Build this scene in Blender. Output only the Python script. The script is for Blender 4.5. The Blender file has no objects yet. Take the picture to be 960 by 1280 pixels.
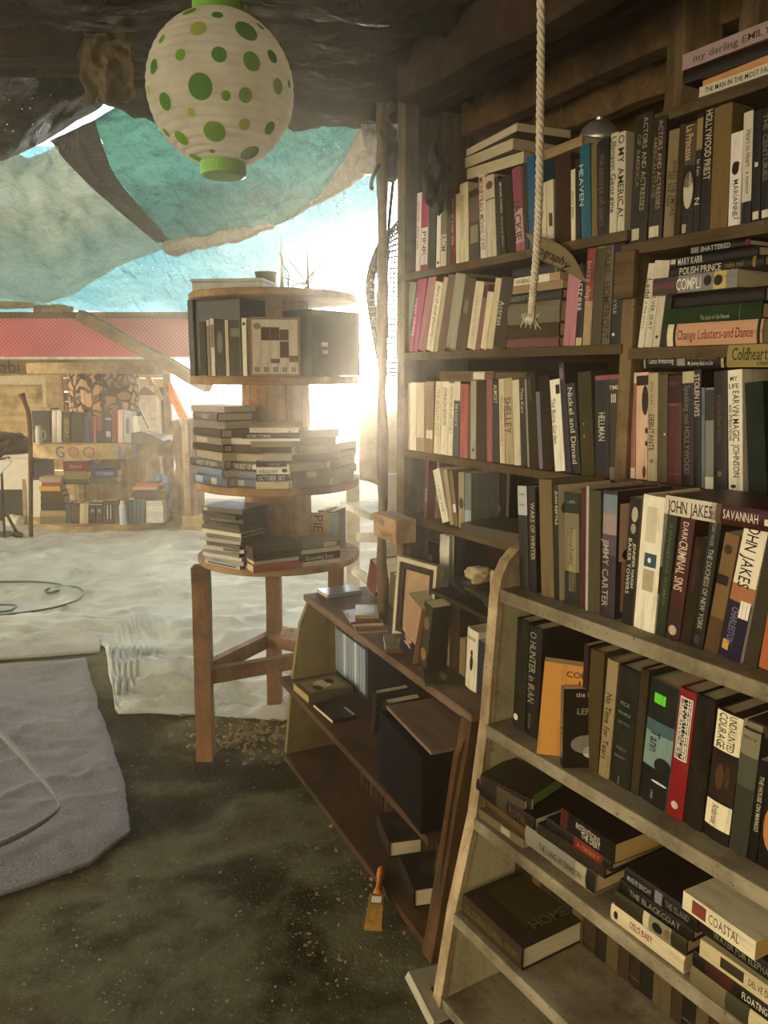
import bpy, bmesh, math, random
from mathutils import Matrix, Vector, noise
random.seed(7)
PI = math.pi
sc = bpy.context.scene
C = sc.collection
H = 1.5; TH = math.radians(9.8); F = 1000.0
CT, ST = math.cos(TH), math.sin(TH)

# ------------------------------------------------------------------ measuring
def ray(x, y):
    X = (x - 480) / F; Y = -(y - 640) / F
    return X, CT + Y * ST, Y * CT - ST
def at(x, y, Y):                       # pixel -> point at forward distance Y
    r = ray(x, y); t = Y / r[1]
    return Vector((t * r[0], Y, H + t * r[2]))
def ground(x, y, z=0.0):
    r = ray(x, y); t = (z - H) / r[2]
    return Vector((t * r[0], t * r[1], z))
class Fr:                              # a furniture frame: x along its front, y into it
    def __init__(s, ang, o=(0, 0)):
        a = math.radians(ang)
        s.ax = Vector((math.sin(a), -math.cos(a))); s.ay = Vector((math.cos(a), math.sin(a)))
        s.o = Vector(o[:2])
    def W(s, x, d, z):
        p = s.o + s.ax * x + s.ay * d
        return Vector((p.x, p.y, z))
    def onD(s, px, py, D):
        r = ray(px, py); R = Vector(r[:2])
        t = (D + s.o.dot(s.ay)) / R.dot(s.ay)
        return t * R.dot(s.ax) - s.o.dot(s.ax), H + t * r[2]
    def sx(s, px, z, D):               # x coordinate seen at pixel column px, on plane D at height z
        k = (px - 480) / F; q = s.o + s.ay * D
        a = k * (q.y * CT - (z - H) * ST) - q.x
        return a / (s.ax.x - k * s.ax.y * CT)
    def M(s):
        return Matrix(((s.ax.x, s.ay.x, 0, s.o.x), (s.ax.y, s.ay.y, 0, s.o.y), (0, 0, 1, 0), (0, 0, 0, 1)))
def yawfr(deg, o):                     # front faces the camera when deg = 0
    return Fr(90 - deg if False else 90 + deg, o)

# ------------------------------------------------------------------ materials
def lin(c):
    if isinstance(c, str):
        c = c.lstrip('#'); c = [int(c[i:i + 2], 16) / 255 for i in (0, 2, 4)]
    return tuple(((v / 12.92) if v <= .04045 else ((v + .055) / 1.055) ** 2.4) for v in c[:3]) + (1.0,)
class NT:
    def __init__(s, name):
        s.m = bpy.data.materials.new(name); s.m.use_nodes = True
        s.t = s.m.node_tree; s.t.nodes.clear()
        s.out = s.n('ShaderNodeOutputMaterial')
    def n(s, ty, **kw):
        nd = s.t.nodes.new(ty)
        for k, v in kw.items():
            if k.startswith('i_'):
                nd.inputs[k[2:].replace('_', ' ')].default_value = v
            else: setattr(nd, k, v)
        return nd
    def l(s, a, b): s.t.links.new(a, b)
    def coords(s, scale=(1, 1, 1), kind='Object'):
        tc = s.n('ShaderNodeTexCoord'); mp = s.n('ShaderNodeMapping')
        mp.inputs['Scale'].default_value = scale
        s.l(tc.outputs[kind], mp.inputs[0]); return mp.outputs[0]
    def noise(s, vec, scale, detail=4, rough=.6, dist=0):
        nd = s.n('ShaderNodeTexNoise'); nd.inputs['Scale'].default_value = scale
        nd.inputs['Detail'].default_value = detail; nd.inputs['Roughness'].default_value = rough
        nd.inputs['Distortion'].default_value = dist
        s.l(vec, nd.inputs['Vector']); return nd.outputs['Fac']
    def ramp(s, fac, stops):
        nd = s.n('ShaderNodeValToRGB'); e = nd.color_ramp.elements
        while len(e) < len(stops): e.new(.5)
        for i, (p, c) in enumerate(stops): e[i].position = p; e[i].color = c if len(c) == 4 else (*c, 1)
        s.l(fac, nd.inputs[0]); return nd.outputs[0]
    def mix(s, fac, a, b, mode='MIX'):
        nd = s.n('ShaderNodeMix', data_type='RGBA', blend_type=mode)
        if isinstance(fac, float): nd.inputs[0].default_value = fac
        else: s.l(fac, nd.inputs[0])
        for v, i in ((a, 6), (b, 7)):
            if isinstance(v, tuple): nd.inputs[i].default_value = v
            else: s.l(v, nd.inputs[i])
        return nd.outputs[2]
    def bsdf(s, col, rough=.7, spec=.3, bump=None, bs=.3, bd=.01, **kw):
        b = s.n('ShaderNodeBsdfPrincipled'); b.inputs['Roughness'].default_value = rough
        b.inputs['Specular IOR Level'].default_value = spec
        if isinstance(col, tuple): b.inputs['Base Color'].default_value = col
        else: s.l(col, b.inputs['Base Color'])
        for k, v in kw.items(): b.inputs[k].default_value = v
        if bump is not None:
            bp = s.n('ShaderNodeBump'); bp.inputs['Strength'].default_value = bs; bp.inputs['Distance'].default_value = bd
            s.l(bump, bp.inputs['Height']); s.l(bp.outputs[0], b.inputs['Normal'])
        return b.outputs[0]
    def done(s, sh): s.l(sh, s.out.inputs[0]); return s.m
W3 = ((0, 0, 0, 1), (1, 1, 1, 1))
def bw(a, b): return [(a, (0, 0, 0, 1)), (b, (1, 1, 1, 1))]

def wood(name, dark, light, dirt, axis='x', rough=.8, grain=26, spec=.25, dirtamt=(.45, .7)):
    t = NT(name); sc_ = {'x': (.06, 1, 1), 'y': (1, .06, 1), 'z': (1, 1, .06)}[axis]
    g = t.noise(t.coords(sc_), grain, 5, .65, .6)
    c = t.ramp(g, [(.3, lin(dark)), (.7, lin(light))])
    o = t.coords()
    d = t.ramp(t.noise(o, 5, 5, .7), bw(*dirtamt))
    c = t.mix(d, c, lin(dirt))
    sp = t.ramp(t.noise(o, 120, 2, .5), bw(.66, .72))
    c = t.mix(sp, c, lin(dirt))
    return t.done(t.bsdf(c, rough, spec, bump=g, bs=.35, bd=.004))
M = {}
M['shelf'] = wood('weathered_shelf_wood', '#41341f', '#6e5b3e', '#352917', 'x')
M['post'] = wood('weathered_post_wood', '#4c3e2a', '#836d4b', '#3a2e1c', 'z')
M['backing'] = wood('dark_backing_board', '#241b11', '#3a2d1c', '#1d160d', 'z')
M['grey_shelf'] = wood('dusty_painted_shelf', '#776d55', '#a59a7c', '#564b35', 'x', rough=.85, grain=14, dirtamt=(.42, .66))
M['grey_side'] = wood('flaking_cream_paint', '#a49a72', '#c9c096', '#7a6a42', 'z', rough=.8, grain=8, dirtamt=(.5, .72))
M['grey_edge'] = wood('worn_bare_edge', '#8f7a58', '#c6b18a', '#6b5434', 'z')
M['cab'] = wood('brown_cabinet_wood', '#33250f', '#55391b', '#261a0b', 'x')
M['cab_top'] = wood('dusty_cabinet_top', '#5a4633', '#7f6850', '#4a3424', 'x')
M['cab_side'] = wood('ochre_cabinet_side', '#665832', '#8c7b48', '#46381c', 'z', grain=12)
M['cab_post'] = wood('red_brown_post', '#3a2614', '#634526', '#22150a', 'z', grain=18)
M['spool'] = wood('spool_pine', '#86683f', '#bf9d70', '#75583a', 'x', grain=18)
M['spool_z'] = wood('spool_stave_pine', '#8f6b45', '#c49f74', '#7a5a38', 'z', grain=14)
M['leg'] = wood('red_brown_leg', '#6f4c2e', '#a0764a', '#4d341f', 'z', grain=22)
M['beam'] = wood('smoky_beam', '#2b2116', '#4e3d29', '#1d160e', 'x')
M['rafter'] = wood('old_rafter', '#54412a', '#86693f', '#3a2c1b', 'x')
M['plank'] = wood('pale_plank', '#8f7a55', '#c4ab7c', '#6f5a3c', 'x', grain=12)  # pale weathered timber, its own colour
M['plank_z'] = wood('pale_upright', '#8f7a55', '#c4ab7c', '#6f5a3c', 'z', grain=12)  # same pale weathered timber, grain upright
M['white_wood'] = wood('white_painted_wood', '#c9c3b2', '#e6e1d2', '#a59c86', 'z', grain=8)

def simple(name, col, rough=.7, spec=.3, nz=30, amt=.35, bs=.2, **kw):
    t = NT(name); o = t.coords(); n_ = t.noise(o, nz, 4, .6)
    c0 = lin(col); dk = tuple(v * (1 - amt) for v in c0[:3]) + (1,)
    c = t.ramp(n_, [(.3, dk), (.7, c0)])
    return t.done(t.bsdf(c, rough, spec, bump=n_, bs=bs, bd=.003, **kw))

def object_colour(name, rough, spec, dust=.25, bump=True):
    t = NT(name); oi = t.n('ShaderNodeObjectInfo'); o = t.coords()
    n1 = t.ramp(t.noise(o, 26, 6, .75), bw(.38, .68))
    c = t.mix(n1, oi.outputs['Color'], t.mix(dust, oi.outputs['Color'], lin('#8a7650')))
    n4 = t.ramp(t.noise(t.coords((1, 1, .12)), 70, 5, .75), bw(.5, .7))
    c = t.mix(n4, c, t.mix(.35, c, lin('#2a2014')))
    n2 = t.noise(o, 160, 2, .5)
    sp = t.ramp(n2, bw(.68, .74))
    c = t.mix(sp, c, t.mix(.14, oi.outputs['Color'], lin('#8d7c5c')))
    return t.done(t.bsdf(c, rough, spec, bump=n2 if bump else None, bs=.12, bd=.002))
M['cloth'] = object_colour('book_cloth', .75, .12, .08)
M['jacket'] = object_colour('book_jacket_paper', .42, .22, .035, False)
M['ink'] = object_colour('printed_ink', .5, .2, .025, False)
t = NT('page_edges'); o = t.coords((1, .02, .02)); n_ = t.noise(o, 900, 2, .5)
oi = t.n('ShaderNodeObjectInfo')
c = t.mix(t.ramp(n_, bw(.35, .65)), t.mix(.35, oi.outputs['Color'], lin('#8a7350')), oi.outputs['Color'])
d = t.ramp(t.noise(t.coords(), 30, 4, .7), bw(.5, .8))
c = t.mix(d, c, t.mix(.3, oi.outputs['Color'], lin('#6b5536')))
M['pages'] = t.done(t.bsdf(c, .85, .15, bump=n_, bs=.3, bd=.001))

# ------------------------------------------------------------------ mesh helpers
def mesh_obj(name, bm, mat, parent=None, color=None, smooth=False, mats=None):
    me = bpy.data.meshes.new(name)
    bmesh.ops.recalc_face_normals(bm, faces=bm.faces[:]) if smooth != 'keep' else None
    bm.to_mesh(me); bm.free()
    for m in (mats or [mat]): me.materials.append(m)
    if smooth:
        for p in me.polygons: p.use_smooth = True
    o = bpy.data.objects.new(name, me); C.objects.link(o)
    if parent is not None: o.parent = parent
    if color is not None: o.color = deep(lin(color))
    return o
def deep(c):                            # deepens the darker colours for contrast, pale ones stay as given
    k = min(1, (.2126 * c[0] + .7152 * c[1] + .0722 * c[2]) / .6) ** .33
    return (c[0] * k, c[1] * k, c[2] * k, 1)
def empty(name, Mx=None):
    o = bpy.data.objects.new(name, None); C.objects.link(o); o.empty_display_size = .05
    if Mx is not None: o.matrix_world = Mx
    return o
USED = {}
def tag(o, label, cat, group=None, kind=None):
    if label: o['label'] = label
    if cat: o['category'] = cat
    if group: o['group'] = group
    if kind: o['kind'] = kind
    return o
def hexa(bm, pts, mi=0):               # 8 points: bottom ring then top ring
    v = [bm.verts.new(p) for p in pts]
    fs = [(3, 2, 1, 0), (4, 5, 6, 7), (0, 1, 5, 4), (1, 2, 6, 5), (2, 3, 7, 6), (3, 0, 4, 7)]
    out = []
    for f in fs:
        q = bm.faces.new([v[i] for i in f]); q.material_index = mi; out.append(q)
    return v
def box(bm, x0, x1, y0, y1, z0, z1, bev=0):
    v = hexa(bm, [(x0, y0, z0), (x1, y0, z0), (x1, y1, z0), (x0, y1, z0), (x0, y0, z1), (x1, y0, z1), (x1, y1, z1), (x0, y1, z1)])
    if bev:
        es = list({e for w in v for e in w.link_edges})
        bmesh.ops.bevel(bm, geom=es, offset=bev, segments=2, affect='EDGES', profile=.6)
    return v
def prism(bm, prof, a0, a1, plane='yz'):  # extrude closed profile; plane names the profile axes
    def P(u, w, a):
        return {'yz': (a, u, w), 'xz': (u, a, w), 'xy': (u, w, a)}[plane]
    b = [bm.verts.new(P(u, w, a0)) for u, w in prof]; t_ = [bm.verts.new(P(u, w, a1)) for u, w in prof]
    n = len(prof)
    bm.faces.new(b[::-1]); bm.faces.new(t_)
    for i in range(n): bm.faces.new((b[i], b[(i + 1) % n], t_[(i + 1) % n], t_[i]))
def lathe(bm, prof, seg=32, c=(0, 0, 0), axis='z'):
    rings = []
    for r, z in prof:
        ring = []
        for i in range(seg):
            a = 2 * PI * i / seg
            p = (r * math.cos(a), r * math.sin(a), z)
            if axis == 'x': p = (p[2], p[0], p[1])
            if axis == 'y': p = (p[0], p[2], p[1])
            ring.append(bm.verts.new((p[0] + c[0], p[1] + c[1], p[2] + c[2])))
        rings.append(ring)
    for a, b in zip(rings, rings[1:]):
        for i in range(seg): bm.faces.new((a[i], a[(i + 1) % seg], b[(i + 1) % seg], b[i]))
    bm.faces.new(rings[0][::-1]); bm.faces.new(rings[-1])
def tube(bm, pts, r, seg=8, cap=True):
    pts = [Vector(p) for p in pts]; rings = []
    rr = r if callable(r) else (lambda t: r)
    up = Vector((0, 0, 1)); n = len(pts)
    d0 = (pts[1] - pts[0]).normalized()
    x = d0.orthogonal().normalized()
    for i, p in enumerate(pts):
        d = (pts[min(i + 1, n - 1)] - pts[max(i - 1, 0)]).normalized()
        x = (x - d * x.dot(d)).normalized(); y = d.cross(x)
        q = rr(i / (n - 1))
        rings.append([bm.verts.new(p + (x * math.cos(2 * PI * k / seg) + y * math.sin(2 * PI * k / seg)) * q) for k in range(seg)])
    for a, b in zip(rings, rings[1:]):
        for k in range(seg): bm.faces.new((a[k], a[(k + 1) % seg], b[(k + 1) % seg], b[k]))
    if cap: bm.faces.new(rings[0][::-1]); bm.faces.new(rings[-1])
def bar(bm, a, b, w, h, up=(0, 0, 1), jit=0, seg=1):   # rectangular timber from a to b
    a, b = Vector(a), Vector(b); d = (b - a).normalized(); up = Vector(up)
    x = d.cross(up).normalized(); u = x.cross(d).normalized()
    prev = None
    for i in range(seg + 1):
        p = a.lerp(b, i / seg)
        if jit and 0 < i < seg: p = p + x * random.uniform(-jit, jit) + u * random.uniform(-jit, jit)
        ring = [bm.verts.new(p + x * sx * w / 2 + u * sz * h / 2) for sx, sz in ((-1, -1), (1, -1), (1, 1), (-1, 1))]
        if prev:
            for k in range(4): bm.faces.new((prev[k], prev[(k + 1) % 4], ring[(k + 1) % 4], ring[k]))
        else: bm.faces.new(ring[::-1])
        prev = ring
    bm.faces.new(prev)
def part(name, mat, parent, fn, color=None, smooth=False):
    bm = bmesh.new(); fn(bm); return mesh_obj(name, bm, mat, parent, color, smooth)
def grid_surface(fn, nu, nv, thick=0):
    bm = bmesh.new()
    g = [[bm.verts.new(fn(i / nu, j / nv)) for i in range(nu + 1)] for j in range(nv + 1)]
    for j in range(nv):
        for i in range(nu): bm.faces.new((g[j][i], g[j][i + 1], g[j + 1][i + 1], g[j + 1][i]))
    return bm
def fbm(x, y, z=0, o=4): return noise.fractal(Vector((x, y, z)), 1.0, 2.0, o)
def polyline(pts, t):
    n = len(pts) - 1; k = min(int(t * n), n - 1); f = t * n - k
    # catmull-rom
    P = lambda i: Vector(pts[max(0, min(n, i))])
    a, b, c_, d = P(k - 1), P(k), P(k + 1), P(k + 2)
    return .5 * ((2 * b) + (c_ - a) * f + (2 * a - 5 * b + 4 * c_ - d) * f * f + (3 * b - a - 3 * c_ + d) * f ** 3)

# ------------------------------------------------------------------ glyphs for lettering
GL = {}
def load_glyphs(chars):
    tmp = []
    for ch in chars:
        cu = bpy.data.curves.new('glyph', 'FONT'); cu.body = ch; cu.resolution_u = 2; cu.fill_mode = 'FRONT'
        cu.offset = .003
        o = bpy.data.objects.new('glyph', cu); C.objects.link(o); tmp.append((ch, o, cu))
    dg = bpy.context.evaluated_depsgraph_get()
    for ch, o, cu in tmp:
        ev = o.evaluated_get(dg); me = ev.to_mesh()
        vs = [(v.co.x, v.co.y) for v in me.vertices]; fs = [tuple(p.vertices) for p in me.polygons]
        xs = [v[0] for v in vs] or [0]
        GL[ch] = ([(x - min(xs), y) for x, y in vs], fs, max(xs) - min(xs)); ev.to_mesh_clear()
    for ch, o, cu in tmp: bpy.data.objects.remove(o); bpy.data.curves.remove(cu)
load_glyphs("ABCDEFGHIJKLMNOPQRSTUVWXYZabcdefghijklmnopqrstuvwxyz0123456789!?'&-.,:/")
def text_layout(s, squeeze=1.0):
    x = 0; out = []
    for ch in s:
        if ch == ' ': x += .3 * squeeze; continue
        vs, fs, w = GL[ch]
        out.append((ch, x)); x += (w + .09) * squeeze
    return out, x
def letter_mesh(bm, s, place, squeeze=1.0):   # place(u, v) -> point; u along the line, v upward, em = 1
    lay, _ = text_layout(s, squeeze)
    for ch, x0 in lay:
        vs, fs, w = GL[ch]
        nv = [bm.verts.new(place(x0 + vx * squeeze, vy)) for vx, vy in vs]
        for f in fs:
            try: bm.faces.new([nv[i] for i in f])
            except ValueError: pass

# ------------------------------------------------------------------ books
ORD = ['first', 'second', 'third', 'fourth', 'fifth', 'sixth', 'seventh', 'eighth', 'ninth', 'tenth', 'eleventh', 'twelfth', 'thirteenth', 'fourteenth',
       'fifteenth', 'sixteenth', 'seventeenth', 'eighteenth', 'nineteenth', 'twentieth', 'twenty-first', 'twenty-second', 'twenty-third', 'twenty-fourth',
       'twenty-fifth', 'twenty-sixth', 'twenty-seventh', 'twenty-eighth', 'twenty-ninth', 'thirtieth', 'thirty-first', 'thirty-second', 'thirty-third']
def spine_arc(x, t, hb):
    if not hb: return 0.0
    b = min(.09 * t, .003); u = 2 * x / t - 1
    return -b * (1 - u * u)
NB = [0]
def book(Mx, t, h, w, col, kind='h', label='', decs=(), group=None, pages='#d8c8a0', name='book', cat='book'):
    """spine at y=0 facing -y, thickness along +x, height along +z, front board at x=t"""
    NB[0] += 1
    hb = kind in 'hj'
    root = empty(name, Mx); tag(root, label, cat, group)
    c = min(.0028 if hb else .0012, t * .12)
    mat = M['cloth'] if kind == 'h' else M['jacket']
    n = 6 if hb else 1
    arc = [(t * i / n, spine_arc(t * i / n, t, hb)) for i in range(n + 1)]
    prof = [(0, w)] + arc + [(t, w), (t - c, w), (t - c, c), (c, c), (c, w)]
    cover = part('cover', mat, root, lambda bm: prism(bm, prof, 0, h, 'xy'), col)
    ins = .0035 if hb else .0006
    ins = min(ins, h * .03)
    part('page_block', M['pages'], root, lambda bm: box(bm, c * 1.05, t - c * 1.05, c, w - ins * .9, ins, h - ins), pages).color = lin(pages)
    for d in decs:
        k = d[0]
        if k == 't' or k == 'u':       # lettering down the spine
            _, s, z0, z1, colr = d[:5]; xo = d[5] if len(d) > 5 else .5; mx = d[6] if len(d) > 6 else .62
            _, L = text_layout(s)
            if L <= 0: continue
            av = (z1 - z0) * h
            size = min(.9 * mx * t / .72, av / L * 1.9)
            sq = min(1.25, av / (L * size))
            xc = xo * t - .36 * size; ztop = z1 * h
            def pl(u, v):
                x = xc + v * size
                return (x, spine_arc(t / 2, t, hb) - .0004, ztop - u * size)
            bm = bmesh.new(); letter_mesh(bm, s, pl, sq); mesh_obj('title_lettering', bm, M['ink'], cover, colr)
        elif k == 'x':                 # lettering across the spine
            _, s, zc, colr = d[:4]; mx = d[4] if len(d) > 4 else .8
            _, L = text_layout(s); size = t * mx / L
            size = min(size, .04); x0 = (t - L * size) / 2
            def pl(u, v):
                x = x0 + u * size
                return (x, spine_arc(t / 2, t, hb) - .0004, zc * h + (v - .36) * size)
            bm = bmesh.new(); letter_mesh(bm, s, pl); mesh_obj('title_lettering', bm, M['ink'], cover, colr)
        elif k in 'bk':                # band across / label on the spine
            _, z0, z1, colr = d[:4]
            m0, m1 = (0, 1) if k == 'b' else ((.14, .86) if len(d) < 5 else d[4])
            def fn(bm):
                nn = 6; v0 = []; v1 = []
                for i in range(nn + 1):
                    x = t * (m0 + (m1 - m0) * i / nn); y = spine_arc(x, t, hb) - .0003
                    v0.append(bm.verts.new((x, y, z0 * h))); v1.append(bm.verts.new((x, y, z1 * h)))
                for i in range(nn): bm.faces.new((v0[i], v0[i + 1], v1[i + 1], v1[i]))
            part('colour_band' if k == 'b' else 'spine_label', M['ink'], cover, fn, colr)
        elif k == 'c':                 # printed patch on the front board
            _, z0, z1, y0, y1, colr = d
            part('cover_print', M['ink'], cover, lambda bm: bm.faces.new([bm.verts.new((t + .0004, y * w, z * h)) for y, z in ((y0, z0), (y1, z0), (y1, z1), (y0, z1))]), colr)
        elif k == 'o':                 # round printed blob on the front board (pictures) : zc, yc, rz, ry
            _, zc, yc, rz, ry, colr = d
            part('cover_print', M['ink'], cover, lambda bm: bm.faces.new([bm.verts.new((t + .0006, (yc + ry * math.cos(a * PI / 8)) * w, (zc + rz * math.sin(a * PI / 8)) * h)) for a in range(16)]), colr)
        elif k == 'v':                 # round printed blob on the spine: zc, xc, rz, rx
            _, zc, xc, rz, rx, colr = d
            part('spine_picture', M['ink'], cover, lambda bm: bm.faces.new([bm.verts.new(((xc + rx * math.cos(a * PI / 7)) * t, spine_arc(t / 2, t, hb) - .00035, (zc + rz * math.sin(a * PI / 7)) * h)) for a in range(14)]), colr)
        elif k == 'w':                 # title lettering on the front board: s, z (top), size frac of width
            _, s, z1, y0, y1, colr = d
            _, L = text_layout(s); size = (y1 - y0) * w / L
            size = min(size, .05)
            bm = bmesh.new(); letter_mesh(bm, s, lambda u, v: (t + .0007, y0 * w + u * size, z1 * h + v * size)); mesh_obj('cover_lettering', bm, M['ink'], cover, colr)
    return root
def M_stand(fr, s, d, z, lean=0, yaw=0, t=0):
    z0 = z + (t * math.sin(lean) if lean > 0 else 0)
    return fr.M() @ Matrix.Translation((s, d, z0)) @ Matrix.Rotation(math.radians(yaw), 4, 'Z') @ Matrix.Rotation(lean, 4, 'Y')
def M_lie(fr, sr, d, z, yaw=0, tilt=0):
    B = Matrix(((0, 0, -1, 0), (0, 1, 0, 0), (1, 0, 0, 0), (0, 0, 0, 1)))
    return fr.M() @ Matrix.Translation((sr, d, z)) @ Matrix.Rotation(math.radians(yaw), 4, 'Z') @ Matrix.Rotation(math.radians(tilt), 4, 'Y') @ B
KINDW = {'h': 'hardback', 'j': 'jacketed hardback', 'p': 'paperback'}
def row(fr, D, z, where, group, items, w=.15, start=0, end='left'):
    pb = None
    for i, it in enumerate(items):
        x0, x1, xt, yt, col, kind, look = it[:7]
        decs = it[7] if len(it) > 7 else (); dD = it[8] if len(it) > 8 else 0; ww = it[9] if len(it) > 9 else w
        d = D + dD
        s0 = fr.sx(x0, z, d); s1 = fr.sx(x1, z, d); st, zt = fr.onD(xt, yt, d)
        lean = math.atan2(st - s0, zt - z); h = math.hypot(st - s0, zt - z)
        if abs(lean) < .012: lean = 0
        t = max((s1 - s0) * math.cos(lean) - .0006, .004)
        if pb:
            ps, pt, pl, ph = pb
            hc = min(h, ph) * .98
            # the previous book's right edge, at the bottom and at hc
            pr0 = ps + pt / math.cos(pl); tanp = math.tan(pl)
            s0n = max(s0, pr0 + .0005)
            if s0n > s0: t = max(t - (s0n - s0), min(t, .008)); s0 = s0n
            need = (pr0 + tanp * hc + .0005 - s0) / hc
            if math.tan(lean) < need: lean = math.atan(need)
        pb = (s0, t, lean, h)
        lab = f"{look}, {ORD[start + i]} from the {end} {where}"
        sleft = s0
        if lean > 0: sleft = s0                     # bottom-left corner lifts, keep the base line
        book(M_stand(fr, sleft, d, z, lean, 0, t), t, h, ww, col, kind, lab, decs, group)
def stack(fr, D, z, where, group, items, w=.15, top=None, first=''):
    for i, it in enumerate(items):
        xl, xr, yt, col, kind, look = it[:6]
        decs = it[6] if len(it) > 6 else (); dD = it[7] if len(it) > 7 else 0; yaw = it[8] if len(it) > 8 else 0
        ww = it[9] if len(it) > 9 else w; tilt = it[10] if len(it) > 10 else 0; pg = it[11] if len(it) > 11 else '#d8c8a0'
        d = D + dD
        if yt < 1: t = yt
        else: t = max(fr.onD(xl, yt, d)[1] - z, .008)
        sl = fr.sx(xl, z + t / 2, d); sr = fr.sx(xr, z + t / 2, d)
        lab = f"{look}, {ORD[i]} from the bottom {where}"
        book(M_lie(fr, sr, d, z, yaw, tilt), t - .0006, sr - sl, ww, col, kind, lab, decs, group, pg)
        z += t + abs(math.sin(math.radians(tilt))) * .1
    return z
# ================================================================== SETTING
T = Fr(31)                                   # tall bookcase and slanted bookcase
K = Fr(25.42, (-.394, 2.941))                # low cabinet

# ---- ground
t = NT('trodden_earth'); o = t.coords()
n1 = t.noise(o, 1.6, 5, .6, .3); n2 = t.noise(o, 9, 6, .7); n3 = t.noise(o, 150, 3, .6)
c = t.ramp(n1, [(.36, lin('#110e03')), (.45, lin('#2f2a12')), (.55, lin('#605e46')), (.66, lin('#3a2c14'))])
c = t.mix(t.ramp(n2, bw(.5, .8)), c, lin('#33270f'))
c = t.mix(t.ramp(n3, bw(.62, .72)), c, lin('#a0957a'))
M['earth'] = t.done(t.bsdf(c, .95, .1, bump=t.noise(o, 60, 5, .7), bs=.6, bd=.01))
def ground_h(x, y):
    return -.012 + .012 * fbm(x * 1.3, y * 1.3, 3) + .004 * fbm(x * 9, y * 9, 1)
bm = grid_surface(lambda u, v: (lambda x, y: Vector((x, y, min(ground_h(x, y), 0))))(-6 + 10 * u, -2.5 + 32.5 * v ** 1.6), 120, 160)
floor = mesh_obj('floor', bm, M['earth'], smooth=True); floor['kind'] = 'structure'

# ---- carpets and ground cloths
def carpet_mat(name, a, b, dirt, scale=3, dirt_amt=(.5, .75), fuzz=400):
    t = NT(name); o = t.coords()
    c = t.ramp(t.noise(o, scale, 5, .65), [(.3, lin(a)), (.7, lin(b))])
    c = t.mix(t.ramp(t.noise(o, scale * 1.7, 6, .75, .5), bw(*dirt_amt)), c, lin(dirt))
    f = t.noise(o, fuzz, 2, .6)
    c = t.mix(t.ramp(f, bw(.35, .65)), c, t.mix(.3, c, lin('#ffffff')))
    return t.done(t.bsdf(c, .95, .1, bump=f, bs=.5, bd=.004))
M['canvas'] = carpet_mat('pale_ground_cloth', '#7c7d6f', '#b4b4a8', '#504d36', 1.0)
M['strip'] = carpet_mat('fawn_carpet', '#6f6858', '#8f8775', '#4f4733', 4)
M['rug'] = carpet_mat('mauve_grey_carpet', '#3d3637', '#574e50', '#2f2a18', 2.2, (.45, .7))
M['moss'] = carpet_mat('olive_ground_cloth', '#57573a', '#8a8b78', '#35300f', 1.1, (.48, .62))
def wrinkle(x, y):
    a = fbm(x * .9 + 5, y * 1.9, 2)
    r = 1 - abs(fbm(x * 1.1, y * 2.6, 7)) * 2.2
    q = 1 - abs(fbm(x * 2.6 + .5 * a, y * 5.5, 12)) * 2.4
    g = 1 + 1.1 * math.exp(-max(y - 3.4, 0) / .9)
    return g * (.03 * a + .03 * max(r, 0) ** 2 + .016 * max(q, 0) ** 2) + .005 * fbm(x * 8, y * 12, 9)
def sheet(name, label, mat, corner, nu, nv, hgt, base=.004, thick=.006, cat='carpet'):
    """corner(u, v) -> (x, y); a cloth with its own thickness lying on the ground"""
    bm = bmesh.new(); top = []; bot = []
    for j in range(nv + 1):
        rt, rb = [], []
        for i in range(nu + 1):
            x, y = corner(i / nu, j / nv)
            e = min(i, nu - i, j, nv - j); k = min(1, .1 + e / 6)
            z = base + max(hgt(x, y), -.002) * k
            rt.append(bm.verts.new((x, y, z + thick))); rb.append(bm.verts.new((x, y, z - .004)))
        top.append(rt); bot.append(rb)
    for j in range(nv):
        for i in range(nu):
            bm.faces.new((top[j][i], top[j][i + 1], top[j + 1][i + 1], top[j + 1][i]))
    for i in range(nu):
        bm.faces.new((bot[0][i], bot[0][i + 1], top[0][i + 1], top[0][i])); bm.faces.new((top[nv][i], top[nv][i + 1], bot[nv][i + 1], bot[nv][i]))
    for j in range(nv):
        bm.faces.new((top[j][0], top[j + 1][0], bot[j + 1][0], bot[j][0])); bm.faces.new((bot[j][nu], bot[j + 1][nu], top[j + 1][nu], top[j][nu]))
    o = mesh_obj(name, bm, M[mat], smooth=True); tag(o, label, cat); return o
def canvas_c(u, v):
    x = -5.2 + 6.2 * u
    y0 = 3.34 + .94 * min(max((-1.2 - x) / .36, 0), 1) + .03 * math.sin(x * 4) + .05 * fbm(x * 3, 1)
    return x, y0 + (9.5 - y0) * v ** 1.4
sheet('ground_cloth', 'large pale grey rumpled ground cloth spread under both cable spools', 'canvas', canvas_c, 190, 170, wrinkle, .006, cat='ground cloth')
def quad(a, b, c_, d, edge=.02):             # a near-left, b near-right, c far-right, d far-left
    def f(u, v):
        p = (a.lerp(b, u)).lerp(d.lerp(c_, u), v)
        return p.x + edge * fbm(p.x * 3, p.y * 3, 4), p.y + edge * fbm(p.x * 3, p.y * 3, 8)
    return f
G = ground
sheet('carpet_strip', 'short fawn carpet strip between the pale ground cloth and the mauve carpet', 'strip', quad(G(-80, 832), G(124, 816), G(127, 784), G(-80, 797)), 60, 24, lambda x, y: .018 + .014 * fbm(x * 2, y * 4, 3), .008)
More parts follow.
